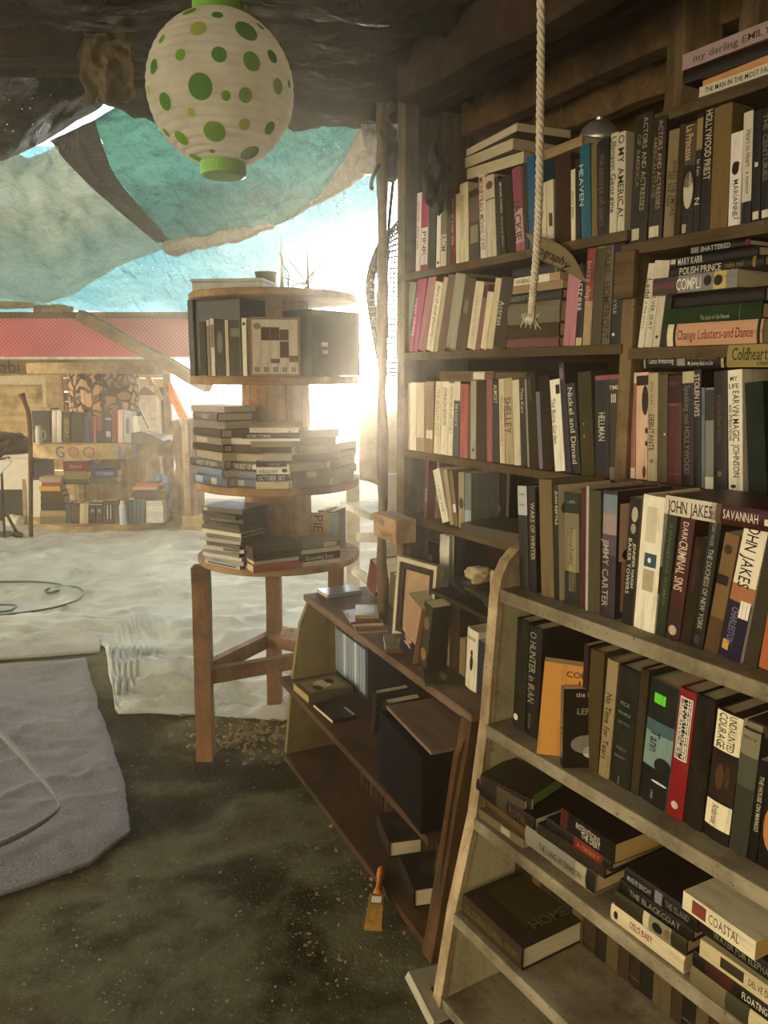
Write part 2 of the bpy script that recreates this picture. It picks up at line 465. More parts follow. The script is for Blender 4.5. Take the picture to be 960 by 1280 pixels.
def rug_h(x, y):
    r = 1 - abs(fbm(x * 1.5 + 2, y * 1.5, 5)) * 2.4
    q = 1 - abs(fbm(x * 2.2, y * 3.4, 15)) * 2.6
    return .006 + .009 * fbm(x * 1.6, y * 2.6, 6) + .012 * max(r, 0) ** 3 + .008 * max(q, 0) ** 2 + .004 * fbm(x * 9, y * 9, 2)
def rug_c(u, v):
    a, b, c_, d = G(-160, 1165), G(178, 1062), G(108, 824), G(-120, 842)
    p = (a.lerp(b, u)).lerp(d.lerp(c_, u), v)
    if v < .12 and u > .78: p = p + Vector((-.05, .09, 0)) * (u - .78) / .22 * (1 - v / .12)
    return p.x + .02 * fbm(p.x * 2.2, p.y * 2.2, 4) + .004 * fbm(p.x * 21, p.y * 21, 4), p.y + .02 * fbm(p.x * 2.2, p.y * 2.2, 8)
sheet('mauve_carpet', 'mauve grey carpet with frayed edge lying in front of the pale ground cloth', 'rug', rug_c, 110, 110, rug_h, .004, .004)
# fold line lying across the mauve carpet
bm = bmesh.new(); tube(bm, [polyline([G(-30, 885, .05), G(15, 932, .055), G(45, 965, .06), G(72, 1000, .062), G(66, 1018, .06), G(20, 1046, .05), G(-40, 1070, .05)], i / 40) for i in range(41)], lambda t: .008 + .003 * math.sin(9 * t), 8)
o = mesh_obj('dusty_rope', bm, M['rug'], smooth=True); tag(o, 'dusty grey cord snaking over the mauve carpet', 'cord')
# garden hose
M['hose'] = simple('dark_green_hose', '#3d5046', .5, .4)
pts = [G(-40, 728, .05), G(30, 727, .05), G(65, 729, .05), G(80, 734, .05), G(62, 741, .05), G(58, 737, .055), G(80, 733, .06), G(98, 735, .05), G(104, 742, .05), G(92, 752, .05), G(55, 762, .05), G(0, 769, .05), G(-40, 772, .05)]
bm = bmesh.new(); tube(bm, [polyline(pts, i / 90) for i in range(91)], .0075, 8)
o = mesh_obj('garden_hose', bm, M['hose'], smooth=True); tag(o, 'thin dark green hose looped on the pale ground cloth', 'hose')
pts = [G(-30, 757, .05), G(10, 756, .05), G(20, 758, .05), G(8, 764, .05), G(-30, 766, .05)]
bm = bmesh.new(); tube(bm, [polyline(pts, i / 40) for i in range(41)], .007, 8)
o = mesh_obj('garden_hose', bm, M['hose'], smooth=True); tag(o, 'short hose end bent back inside the looped green hose', 'hose')
# litter
def chips(name, n, fn, s0, s1, mat):
    bm = bmesh.new()
    for _ in range(n):
        p = fn(); s = random.uniform(s0, s1)
        mtx = Matrix.Translation(p) @ Matrix.Rotation(random.uniform(0, 6), 4, 'Z') @ Matrix.Rotation(random.uniform(-.6, .6), 4, 'X') @ Matrix.Diagonal((s, s * random.uniform(.4, .9), s * random.uniform(.2, .5), 1))
        bmesh.ops.create_icosphere(bm, subdivisions=1, radius=1, matrix=mtx)
    o = mesh_obj(name, bm, mat); o['kind'] = 'stuff'; return o
M['chip'] = simple('wood_chip', '#8d7650', .9, .1, 60, .5)
M['stone'] = simple('pale_grit', '#a39a84', .9, .1, 60, .4)
g_ = random.gauss
o = chips('bark_litter', 240, lambda: G(310 + g_(0, 38), 918 + g_(0, 14), .008), .006, .02, M['chip']); tag(o, 'bark and leaf litter round the feet of the tall spool', 'litter', kind='stuff')
o = chips('floor_grit', 420, lambda: G(random.uniform(20, 520), random.uniform(830, 1270), .014), .0015, .0055, M['stone']); tag(o, 'scattered grit and crumbs over the floor', 'grit', kind='stuff')
o = chips('cabinet_litter', 160, lambda: G(400 + random.uniform(-30, 120), 1000 + random.uniform(-40, 220), .008), .003, .01, M['chip']); tag(o, 'brown crumbs along the foot of the low cabinet', 'litter', kind='stuff')

# ---- ceiling sheet
t = NT('crumpled_black_plastic'); o = t.coords((.35, 1.5, 1))
n1 = t.noise(o, 5, 6, .62, 1.2); n2 = t.noise(o, 24, 5, .7, .8)
c = t.ramp(n2, [(.3, lin('#1d150c')), (.75, lin('#46371f'))])
M['plastic'] = t.done(t.bsdf(c, .24, .9, bump=n2, bs=.9, bd=.045))
def ceil_z(x, y):
    r = 1 - abs(fbm(x * .8 + 1, y * 2.4, 4)) * 2.4
    q = 1 - abs(fbm(x * 1.3, y * 7.0 + .5 * fbm(x * 2, y, 3), 8)) * 2.2
    sag = -.10 * math.exp(-((x + .2) ** 2) / 1.2 - ((y - 2.2) ** 2) / .8)
    q2 = 1 - abs(fbm(x * 2.6, y * 15 + .8 * fbm(x * 3, y * 3, 6), 21)) * 2.2
    return 2.46 + sag - .04 * max(r, 0) ** 2 - .03 * max(q, 0) ** 1.3 - .016 * max(q2, 0) ** 1.2 + .02 * fbm(x, y, 2)
def ceil_p(u, v):
    x = -3.6 + 5.6 * u
    k_ = min(max((x + 1.12) / .42, 0), 1); yf = 2.34 + .46 * k_ * k_ * (3 - 2 * k_) + .06 * fbm(x * 2.5, 2) - .10 * max(0, x)
    y = -1.2 + (yf + 1.2) * v
    return Vector((x, y, ceil_z(x, y) - .05 * max(0, v - .93) / .07))
o = mesh_obj('ceiling', grid_surface(ceil_p, 200, 300), M['plastic'], smooth=True); o['kind'] = 'structure'

# ---- tarps
def tarp_mat(name, a, b, dirt, scale=2.5, trans=.75, holes=.0, fold=(1, 1, 1)):
    t = NT(name); o = t.coords(); of = t.coords(fold)
    n1 = t.noise(o, scale, 6, .65, .4); n2 = t.noise(of, 7, 5, .7)
    c = t.ramp(n1, [(.3, lin(a)), (.7, lin(b))])
    c = t.mix(t.ramp(n2, bw(.55, .75)), c, lin(dirt))
    tr = t.n('ShaderNodeBsdfTranslucent')
    cr_ = t.noise(t.coords((1, .3, 1)), 9, 5, .7, 1.5)
    c = t.mix(t.ramp(cr_, [(.47, (0, 0, 0, 1)), (.5, (.55, .55, .55, 1)), (.53, (0, 0, 0, 1))]), c, lin(dirt))  # crease shade painted as thin lines in the dirt colour
    t.l(c, tr.inputs[0])
    pb = t.bsdf(c, .4, .35, bump=cr_, bs=.7, bd=.03)
    mx = t.n('ShaderNodeMixShader'); mx.inputs[0].default_value = trans
    t.l(pb, mx.inputs[1]); t.l(tr.outputs[0], mx.inputs[2]); sh = mx.outputs[0]
    if holes:
        vo = t.n('ShaderNodeTexVoronoi'); vo.inputs['Scale'].default_value = 55; t.l(o, vo.inputs['Vector'])
        area = t.noise(o, 3, 4, .6)
        m1 = t.n('ShaderNodeMath', operation='LESS_THAN'); t.l(vo.outputs['Distance'], m1.inputs[0])
        m2 = t.n('ShaderNodeMath', operation='MULTIPLY'); t.l(t.ramp(area, bw(.45, .75)), m2.inputs[0]); m2.inputs[1].default_value = holes
        t.l(m2.outputs[0], m1.inputs[1])
        tp = t.n('ShaderNodeBsdfTransparent'); m3 = t.n('ShaderNodeMixShader')
        t.l(m1.outputs[0], m3.inputs[0]); t.l(sh, m3.inputs[1]); t.l(tp.outputs[0], m3.inputs[2]); sh = m3.outputs[0]
    return t.done(sh)
M['tarp'] = tarp_mat('green_woven_tarp', '#3d7f74', '#62a297', '#1d3f3b', 2.2, .8, .3)
M['tarp_far'] = tarp_mat('cyan_woven_tarp', '#4f9fac', '#98ced6', '#23606a', 2.0, .85, .25, (3, .25, 1))
M['tarp_pale'] = tarp_mat('faded_white_tarp', '#8a9f92', '#bcc7ba', '#66857a', 1.4, .6, .12)
M['tarp_dark'] = tarp_mat('dirty_black_tarp', '#1f211c', '#3a3a30', '#151510', 4, .12, .12)
M['hem'] = tarp_mat('dusty_white_hem', '#a79c8a', '#d9d2c2', '#7d7162', 5, .35)
def tarp(name, label, mat, rows, nu, nv, amp=.03, f=(2, 2), extra=None):
    """rows: polylines (each a list of points) lofted one after another"""
    def fn(u, v):
        p = polyline([polyline(r, u) for r in rows], v)
        k = math.sin(PI * min(max(u, .04), .96)) ** .5
        d = amp * fbm(u * f[0] * 3, v * f[1] * 3, hash(name) % 7 * 0 + len(label)) * k
        p = p + Vector((d * .3, d, d))
        if extra: p = p + extra(u, v)
        return p
    o = mesh_obj(name, grid_surface(fn, nu, nv), M[mat], smooth=True); tag(o, label, 'tarp'); return o
# near tarp: from the ceiling edge down to the white hem
hem_px = [(475, 150, 3.0), (462, 188, 3.15), (430, 222, 3.4), (380, 262, 3.8), (330, 284, 4.2), (270, 296, 4.5), (213, 307, 4.8)]
hem = [at(*p) for p in hem_px]
up_px = [(480, 96, 2.8), (440, 108, 2.8), (380, 112, 2.8), (320, 112, 2.8), (240, 112, 2.85), (180, 118, 2.9), (118, 150, 3.0)]
tarp('hanging_tarp', 'green translucent tarp sagging behind the paper lantern', 'tarp', [[at(*p) for p in up_px], [at(x, y, Y) for x, y, Y in [(470, 140, 2.95), (440, 165, 3.1), (395, 190, 3.35), (340, 205, 3.6), (270, 208, 3.75), (205, 215, 3.9), (150, 228, 4.0)]], hem], 90, 70, .035)
bm = bmesh.new()
hp = [polyline(hem, i / 80) + Vector((0, 0, .012 * fbm(i * .3, 0))) for i in range(81)]
tube(bm, hp, lambda t: .05 + .03 * math.sin(t * 7 + 1) - .02 * t, 10)
for v in bm.verts: v.co += Vector((0, .02, .02)) * fbm(v.co.x * 8, v.co.z * 14, v.co.y * 8)
o = mesh_obj('rolled_hem', bm, M['hem'], smooth=True); tag(o, 'dirty white rolled hem along the bottom of the green tarp', 'tarp')
# left half of the same awning
tarp('awning_tarp', 'pale green weathered tarp hanging left of the dark strap', 'tarp_pale', [
    [at(-40, 190, 3.2), at(30, 196, 3.2), at(75, 182, 3.2)],
    [at(-40, 280, 4.2), at(50, 270, 4.2), at(140, 250, 4.2)],
    [at(-60, 360, 5.6), at(60, 378, 5.6), at(140, 338, 5.3), at(213, 308, 4.85)]], 70, 60, .03)
tarp('dark_strap', 'black tarp strip running down between the pale and green tarps', 'tarp_dark', [
    [at(62, 176, 3.15), at(118, 150, 3.0)],
    [at(112, 232, 3.75), at(150, 228, 3.85)],
    [at(196, 304, 4.75), at(214, 300, 4.75)]], 16, 40, .01)
tarp('black_tarp', 'dirty black tarp bulging under the wooden pole at the ceiling', 'tarp_dark', [
    [at(-60, 86, 2.45), at(40, 90, 2.45), at(96, 92, 2.5), at(150, 104, 2.6)],
    [at(-60, 130, 2.4), at(30, 135, 2.4), at(90, 128, 2.5), at(140, 112, 2.62)],
    [at(-60, 200, 2.5), at(10, 196, 2.55), at(68, 166, 2.65), at(128, 132, 2.7)],
    [at(-60, 192, 3.1), at(20, 186, 3.1), at(80, 160, 3.05), at(130, 128, 3.0)]], 50, 50, .03)
tarp('roof_tarp', 'bright cyan translucent tarp roof sloping down to the red board', 'tarp_far', [
    [at(-120, 180, 4.6), at(150, 180, 4.6), at(300, 165, 4.4), at(475, 150, 4.2)],
    [at(-80, 330, 5.6), at(150, 312, 5.6), at(310, 300, 5.4), at(470, 262, 5.0)],
    [at(-60, 396, 6.9), at(80, 388, 6.9), at(160, 392, 6.9), at(250, 394, 6.9), at(330, 372, 6.5), at(420, 345, 6.1), at(470, 332, 5.9)]], 90, 80, .05, (2, 1))
# the tattered edge by the bookcase
tarp('torn_sheet', 'torn white plastic sheet hanging beside the dark pole', 'hem', [
    [at(452, 112, 2.75), at(474, 112, 2.75)], [at(452, 160, 2.78), at(474, 165, 2.78)], [at(462, 205, 2.8), at(474, 208, 2.8)]], 10, 30, .03)

# ---- timbers at the ceiling edge
def timber(name, label, a, b, w, h, mat, cat='beam', up=(0, 0, 1), jit=.006):
    bm = bmesh.new(); bar(bm, a, b, w, h, up, jit, 14)
    bmesh.ops.bevel(bm, geom=bm.edges[:], offset=min(w, h) * .06, segments=1, affect='EDGES')
    o = mesh_obj(name, bm, M[mat]); tag(o, label, cat); return o
timber('ceiling_beam', 'dark smoky beam under the black ceiling plastic at the tattered cloth', at(-120, 50, 2.2), at(140, 54, 2.22), .09, .09, 'beam')
timber('pole', 'thin brown wooden pole under the ceiling beam', at(-120, 79, 2.38), at(200, 91, 2.42), .03, .035, 'rafter', 'pole')
# tattered cloth
M['burlap'] = simple('mouldy_burlap', '#9c8a68', .95, .1, 18, .45)
def tat(u, v):
    w = .5 + .5 * (1 - abs(2 * u - 1)) ** .2
    p = at(104 + 66 * u + 6 * fbm(v * 4, u) , 42 + 82 * v + 10 * fbm(u * 5, v * 2, 3) * v + 6 * math.sin(u * PI) * v, 2.14)
    return p + Vector((0, -.03 * math.sin(PI * v) + .03 * fbm(u * 3, v * 3, 5), 0))
bm = grid_surface(tat, 30, 36)
bmesh.ops.solidify(bm, geom=bm.faces[:], thickness=.02)
o = mesh_obj('tattered_cloth', bm, M['burlap'], smooth=True); tag(o, 'mouldy tan rag hanging off the end of the ceiling beam', 'rag')

# ---- rafters over the bookcases (parallel to them)
def rafter(px, py, D, s0, s1, w, h, mat, label):
    s, z = T.onD(px, py, D)
    timber('rafter', label, T.W(s0, D, z), T.W(s1, D, z), w, h, mat, 'rafter')
rafter(700, 92, 1.60, -2.15, .6, .06, .13, 'rafter', 'brown rafter running above the tall bookcase behind the rope')
rafter(690, -14, 1.25, -1.95, .6, .08, .16, 'beam', 'black rafter under the ceiling plastic, highest above the rope')
rafter(700, 36, 1.45, -2.2, .6, .05, .10, 'beam', 'black rafter between two others above the tall bookcase')
s, z = T.onD(700, 150, 1.72)
timber('rafter', 'short pale rafter just above the blue books', T.W(-2.0, 1.70, z), T.W(-1.15, 1.70, z), .05, .09, 'rafter', 'rafter')
for px, w_, lab in ((847, .10, 'rough brown post rising behind the lying books on the top shelf'), (940, .085, 'rough brown post at the edge above the pink paperback')):
    s, z = T.onD(px, 70, 1.52)
    timber('roof_post', lab, T.W(s, 1.57, 2.06), T.W(s, 1.57, 2.75), w_, .09, 'post', 'post', (1, 0, 0))
# plank wall behind the bookcases
bm = bmesh.new(); x = -2.32; k = 0
while x < .9:
    wd = random.uniform(.10, .17)
    top = random.uniform(2.3, 2.62); gap = .004 if random.random() < .75 else .02
    box(bm, x, x + wd, 1.84 + random.uniform(0, .02), 1.865, .0, top)
    x += wd + gap
o = mesh_obj('wall_right', bm, M['rafter']); o.matrix_world = T.M(); o['kind'] = 'structure'

# ================================================================== FURNITURE
# ---- tall bookcase
TALL = empty('tall_bookcase', T.M()); tag(TALL, 'tall brown plank bookcase crammed with books along the wall', 'bookcase')
FD, BD = 1.372, 1.63
part('side_panel', M['post'], TALL, lambda bm: (box(bm, -2.205, -2.160, FD, FD + .05, .662, 2.36, .003), box(bm, -2.195, -2.172, FD + .05, BD, .662, 2.30)))
part('divider', M['post'], TALL, lambda bm: (box(bm, -1.278, -1.244, FD + .004, FD + .05, 0, 1.752, .003), box(bm, -1.27, -1.25, FD + .05, BD, 0, 1.752)))
part('divider_block', M['shelf'], TALL, lambda bm: box(bm, -1.29, -1.235, FD - .012, FD + .003, 1.66, 1.76, .003))
for z in (1.805, 1.565, 1.26, 1.05):
    part('shelf', M['shelf'], TALL, lambda bm: box(bm, -2.172, -1.27, FD, BD, z - .022, z, .002))
for z in (1.775, 1.555, 1.27):
    part('shelf', M['shelf'], TALL, lambda bm: box(bm, -1.25 if z < 1.7 else -1.285, .05, FD, BD, z - .024, z, .002))
part('top_board', M['shelf'], TALL, lambda bm: box(bm, -1.235, .05, FD + .02, BD, 2.01, 2.03, .003))
part('top_bracket', M['shelf'], TALL, lambda bm: hexa(bm, [(-1.235, FD + .03, 1.80), (-1.215, FD + .03, 1.80), (-1.215, BD, 1.80), (-1.235, BD, 1.80), (-1.235, FD + .03, 2.01), (-1.215, FD + .03, 2.01), (-1.215, BD, 2.01), (-1.235, BD, 2.01)]))
part('back_panel', M['backing'], TALL, lambda bm: [box(bm, -2.2 + .15 * i, -2.2 + .15 * i + .148, BD, BD + .012, .66 if i < 6 else 0, 2.06) for i in range(15)])

# ---- slanted bookcase
SL = empty('slanted_bookcase', T.M()); tag(SL, 'dusty cream bookcase with sloping sides and rounded top end, lowest and nearest', 'bookcase')
prof = [(.98, 0), (1.022, .247), (1.078, .476), (1.108, .70), (1.128, 1.0), (1.137, 1.045), (1.155, 1.08), (1.185, 1.105), (1.23, 1.118), (1.368, 1.12), (1.368, 0)]
part('end_panel', M['grey_side'], SL, lambda bm: prism(bm, prof, -1.397, -1.371, 'yz'))
pe = [(a - .004, b) for a, b in prof[:9]] + [(a + .012, b - (.006 if i > 6 else 0)) for i, (a, b) in reversed(list(enumerate(prof[:9])))]
part('end_edge', M['grey_edge'], SL, lambda bm: prism(bm, pe, -1.401, -1.369, 'yz'))
part('end_panel', M['grey_side'], SL, lambda bm: prism(bm, prof, -.2, -.175, 'yz'))
WS = {1: (1.02, 1.128), 2: (.70, 1.098), 3: (.475, 1.068), 4: (.247, 1.014), 5: (.03, .985)}
for k in WS:
    z, d = WS[k]
    part('shelf', M['grey_shelf'], SL, lambda bm: box(bm, -1.371, -.2, d, 1.366, z - (.03 if k < 5 else .028), z, .003))
part('back_panel', M['backing'], SL, lambda bm: box(bm, -1.371, -.2, 1.366, 1.371, 0, 1.0))

# ---- low cabinet
CB = empty('low_cabinet', K.M()); tag(CB, 'low open brown cabinet with sloping sides in front of the tall bookcase', 'cabinet')
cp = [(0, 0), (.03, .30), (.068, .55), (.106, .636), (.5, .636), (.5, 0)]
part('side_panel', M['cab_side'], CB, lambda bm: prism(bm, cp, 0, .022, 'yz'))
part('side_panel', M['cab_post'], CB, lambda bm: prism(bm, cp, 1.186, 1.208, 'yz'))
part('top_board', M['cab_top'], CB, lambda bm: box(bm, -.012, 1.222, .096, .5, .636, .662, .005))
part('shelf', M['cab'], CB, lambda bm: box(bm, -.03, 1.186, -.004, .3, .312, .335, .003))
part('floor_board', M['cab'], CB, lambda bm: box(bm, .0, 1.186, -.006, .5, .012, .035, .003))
part('front_post', M['cab_post'], CB, lambda bm: bar(bm, (1.2, .01, 0), (1.2, .118, .64), .05, .045, (0, 1, 0), .002, 8))
part('back_panel', M['backing'], CB, lambda bm: box(bm, .0, 1.21, .50, .51, 0, .65))

# ---- spools
def stave_drum(bm, R, z0, z1, n=14, gap=.03):
    for i in range(n):
        a0 = 2 * PI * (i + gap) / n; a1 = 2 * PI * (i + 1 - gap) / n
        r = R * (1 + .015 * math.sin(i * 5.1))
        q = [(r * math.cos(a), r * math.sin(a)) for a in (a0, (a0 + a1) / 2, a1)] + [((r - .03) * math.cos(a), (r - .03) * math.sin(a)) for a in (a1, a0)]
        prism(bm, q, z0, z1, 'xy')
def disc(bm, R, z0, z1, seg=64, rag=.004):
    prof = [(R * .05, z0), (R - .004, z0), (R, z0 + .004), (R, z1 - .004), (R - .004, z1), (R * .05, z1)]
    lathe(bm, prof, seg)
    for v in bm.verts:
        r = math.hypot(v.co.x, v.co.y)
        if r > R * .9:
            k = 1 + rag * fbm(v.co.x * 9, v.co.y * 9, v.co.z * 3) / R * R
            v.co.x *= k; v.co.y *= k
SPX, SPY = -.415, 3.10
SP = empty('cable_spool_stand', Matrix.Translation((SPX, SPY, 0))); tag(SP, 'tall stand of stacked cable spools on square legs, loaded with books and discs', 'spool stand')
for z0, z1, R in ((.782, .806, .315), (1.072, 1.10, .318), (1.462, 1.492, .315), (1.764, 1.79, .312)):
    part('round_shelf', M['spool'], SP, lambda bm: disc(bm, R, z0, z1, 64, .012))
for z0, z1 in ((.806, 1.072), (1.10, 1.462), (1.492, 1.764)):
    part('stave_drum', M['spool_z'], SP, lambda bm: stave_drum(bm, .128, z0, z1, 11, .02))
LEGS = [(-.705, 2.955), (-.485, 3.36), (-.205, 3.20)]
for x, y in LEGS:
    part('leg', M['leg'], SP, lambda bm: bar(bm, (x - SPX, y - SPY, 0), (x - SPX + .01, y - SPY, .782), .062, .062, (0, 1, 0), .002, 6))
def lp(i, z): return Vector((LEGS[i][0] - SPX, LEGS[i][1] - SPY, z))
part('brace', M['leg'], SP, lambda bm: bar(bm, lp(0, .345) + Vector((.03, .0, 0)), lp(2, .345), .035, .06))
part('brace', M['leg'], SP, lambda bm: bar(bm, lp(0, .365) + Vector((.02, .02, 0)), lp(1, .365), .035, .06))
TB = part('brace', M['leg'], SP, lambda bm: bar(bm, lp(1, .37), lp(2, .37), .14, .05))
M['twine'] = simple('yellow_twine', '#b9923f', .9, .1)
for q in (.2, .6):
    p = lp(1, .37).lerp(lp(2, .37), q)
    part('twine_tie', M['twine'], TB, lambda bm: (tube(bm, [p + Vector((.02 * math.sin(a * .7), .075 * math.cos(a), .034 * math.sin(a))) * 1.05 for a in [i * PI / 8 for i in range(17)]], .005, 6), tube(bm, [p + Vector((0, -.07, .04)), p + Vector((.02, -.09, .07)), p + Vector((.05, -.08, .06))], .004, 6)))
# far spool shelf
FX, FY = -2.80, 8.10
FS = empty('cable_spool_shelf', Matrix.Translation((FX, FY, 0))); tag(FS, 'large far wooden cable spool shelf with coloured letters painted on its rim', 'spool shelf')
part('round_shelf', M['plank'], FS, lambda bm: disc(bm, .74, .02, .09, 72, .004))
part('stave_drum', M['plank_z'], FS, lambda bm: stave_drum(bm, .36, .09, .715, 16, .015))
FRIM = part('round_shelf', M['plank'], FS, lambda bm: disc(bm, .73, .715, .855, 72, .004))
M['scorched'] = None
t = NT('black_branch_pattern'); o = t.coords((1, 1, 1)); vo = t.n('ShaderNodeTexVoronoi', feature='DISTANCE_TO_EDGE'); vo.inputs['Scale'].default_value = 11
nz = t.n('ShaderNodeTexNoise'); nz.inputs['Scale'].default_value = 4; t.l(o, nz.inputs['Vector'])
mxv = t.n('ShaderNodeMix', data_type='RGBA'); mxv.inputs[0].default_value = .25; t.l(o, mxv.inputs[6]); t.l(nz.outputs['Color'], mxv.inputs[7]); t.l(mxv.outputs[2], vo.inputs['Vector'])
c = t.ramp(vo.outputs['Distance'], [(.08, lin('#3a281a')), (.13, lin('#c9a47a'))])
M['scorched'] = t.done(t.bsdf(c, .8, .2))
part('painted_drum', M['scorched'], FS, lambda bm: stave_drum(bm, .34, .855, 1.50, 14, .01))
part('top_rim', M['plank'], FS, lambda bm: disc(bm, .70, 1.50, 1.60, 72, .004))
for ch, ang, colr in (('G', -106, '#4a5a78'), ('O', -95, '#b5604a'), ('O', -84, '#b5604a'), ('G', -72, '#c9a93a'), ('L', -61, '#6a86b8'), ('E', -50, '#8a94a8')):
    vs, fs, wd = GL[ch]
    def fn(bm):
        em = .15
        def pl(u, v):
            a = math.radians(ang) + (u - wd / 2) * em / .735
            return (.735 * math.cos(a), .735 * math.sin(a), .735 + v * em)
        letter_mesh(bm, ch, pl)
    part('painted_letter', M['ink'], FRIM, fn, colr)

# ---- slatted paper lantern
LP = at(276, 113, 1.72); LR = .1455
LN = empty('paper_lantern', Matrix.Translation(LP)); tag(LN, 'round white paper lantern with green spots hanging under the ceiling', 'lantern')
M['green_plastic'] = simple('lime_plastic', '#86c440', .4, .5, 20, .2)
t = NT('lantern_paper'); o = t.coords(); n_ = t.noise(o, 14, 4, .6)
c = t.ramp(n_, [(.3, lin('#e6ddc6')), (.7, lin('#fbf6ea'))])
tr = t.n('ShaderNodeBsdfTranslucent'); t.l(c, tr.inputs[0]); mx = t.n('ShaderNodeMixShader'); mx.inputs[0].default_value = .62
t.l(t.bsdf(c, .8, .2), mx.inputs[1]); t.l(tr.outputs[0], mx.inputs[2]); M['lantern'] = t.done(mx.outputs[0])
def lr(phi, th=0):                        # ribbed radius; phi polar angle
    k = phi * 24 / PI
    return LR * (1 - .03 * (abs((k % 1) - .5) * 2) ** 3)
def shade(bm):
    n, m = 144, 72; rings = []
    for i in range(n + 1):
        ph = .30 + (PI - .60) * i / n; r = lr(ph + .03)
        rings.append([bm.verts.new((r * math.sin(ph) * math.cos(2 * PI * j / m), r * math.sin(ph) * math.sin(2 * PI * j / m), r * math.cos(ph))) for j in range(m)])
    for a, b in zip(rings, rings[1:]):
        for j in range(m): bm.faces.new((a[j], a[(j + 1) % m], b[(j + 1) % m], b[j]))
part('paper_shade', M['lantern'], LN, shade, smooth=True)
cap_t = [(.046, .0), (.05, .002), (.05, .026), (.046, .03), (.02, .03), (.001, .03)]
part('top_cap', M['green_plastic'], LN, lambda bm: lathe(bm, [(.05, .132), (.05, .158), (.047, .161), (.02, .161), (.001, .161)], 40))
part('bottom_cap', M['green_plastic'], LN, lambda bm: lathe(bm, [(.001, -.164), (.04, -.164), (.0455, -.162), (.047, -.158), (.047, -.132)], 40))
part('handle', M['green_plastic'], LN, lambda bm: tube(bm, [(.03 * math.cos(a), 0, .155 + .075 * math.sin(a)) for a in [PI * i / 20 for i in range(21)]], .004, 8), smooth=True)
DOTS = [(609, 117, 25, 0), (510, 120, 18, 2), (550, 92, 12, 0), (492, 87, 16, 1), (433, 143, 10, 1), (472, 171, 12, 1), (551, 166, 16, 0), (618, 174, 20, 1), (663, 161, 14, 0), (674, 217, 16, 2), (701, 211, 8, 0), (413, 195, 15, 0), (510, 227, 26, 0), (562, 241, 10, 1), (603, 238, 15, 1), (434, 260, 18, 0), (489, 276, 9, 2), (600, 294, 13, 2), (536, 312, 24, 1), (656, 300, 15, 1), (463, 330, 18, 1), (430, 322, 10, 0), (612, 354, 23, 0), (492, 371, 16, 1), (529, 352, 6, 1), (708, 280, 13, 2), (640, 105, 10, 1), (397, 240, 9, 2), (530, 68, 16, 1), (418, 122, 10, 1)]
DC = ['#5c9a3a', '#86b944', '#c3d26a']
vdir = (Vector((0, 0, H)) - LP).normalized(); rgt = Vector((0, 0, 1)).cross(vdir).normalized(); upv = vdir.cross(rgt)
def dots(bm):
    L = [( (rgt * ((x - 552) / 165) + upv * (-(y - 232) / 165) + vdir * math.sqrt(max(0, 1 - ((x - 552) / 165) ** 2 - ((y - 232) / 165) ** 2))).normalized(), r / 165, k) for x, y, r, k in DOTS]
    rnd = random.Random(3)
    for _ in range(24):
        d = Vector((rnd.uniform(-1, 1), rnd.uniform(.1, 1), rnd.uniform(-.85, .85))).normalized(); L.append((d, rnd.uniform(.06, .15), rnd.randrange(3)))
    for d, r, k in L:
        a = d.orthogonal().normalized(); b = d.cross(a)
        rings = []
        for q in range(7):
            ring = []
            for j in range(24):
                an = 2 * PI * j / 24; v = (d + (a * math.cos(an) + b * math.sin(an)) * r * (q + .001) / 6).normalized()
                ph = math.acos(max(-1, min(1, v.z)))
                ring.append(bm.verts.new(v * LR * 1.0025) if .31 < ph < PI - .31 else bm.verts.new(v * LR * .97))
            rings.append(ring)
        for p, n_ in zip(rings, rings[1:]):
            for j in range(24): bm.faces.new((p[j], p[(j + 1) % 24], n_[(j + 1) % 24], n_[j])).material_index = k
bm = bmesh.new(); dots(bm)
mats = []
for i, c_ in enumerate(DC):
    t = NT('spot_ink'); cc = lin(c_); tr = t.n('ShaderNodeBsdfTranslucent'); tr.inputs[0].default_value = cc; mx = t.n('ShaderNodeMixShader'); mx.inputs[0].default_value = .35
    n_ = t.noise(t.coords(), 40, 3, .6); cl = t.ramp(n_, [(.3, tuple(v * .8 for v in cc[:3]) + (1,)), (.7, cc)])
    t.l(t.bsdf(cl, .8, .2), mx.inputs[1]); t.l(tr.outputs[0], mx.inputs[2]); mats.append(t.done(mx.outputs[0]))
mesh_obj('printed_dot', bm, None, LN, smooth=True, mats=mats)
part('hanging_string', M['green_plastic'], LN, lambda bm: tube(bm, [(0, 0, .228), (.003, 0, .32), (0, 0, .5)], .0018, 6))

# ---- rope
M['rope'] = simple('cotton_rope', '#d8ccb4', .9, .1, 60, .3)
def rope(bm):
    a = [at(676, -60, 1.22), at(676, 60, 1.22), at(675, 150, 1.22), at(674, 240, 1.225), at(671, 310, 1.23), at(666, 370, 1.235), at(664, 400, 1.24)]
    N = 420
    for st in range(3):
        pts = []
        for i in range(N + 1):
            p = polyline(a, i / N); an = i / N * 120 + st * 2 * PI / 3
            pts.append(p + Vector((math.cos(an), math.sin(an), 0)) * .0028)
        tube(bm, pts, .0034, 6)
    e = a[-1]
    bmesh.ops.create_uvsphere(bm, u_segments=14, v_segments=10, radius=.0095, matrix=Matrix.Translation(e) @ Matrix.Diagonal((1, 1, .8, 1)))
    rnd = random.Random(2)
    for _ in range(26):
        an = rnd.uniform(0, 2 * PI); r = rnd.uniform(.006, .016)
        tube(bm, [e, e + Vector((math.cos(an) * r * .7, math.sin(an) * r * .7, rnd.uniform(-.01, .008))), e + Vector((math.cos(an) * r, math.sin(an) * r, rnd.uniform(-.016, .012)))], .0011, 4)
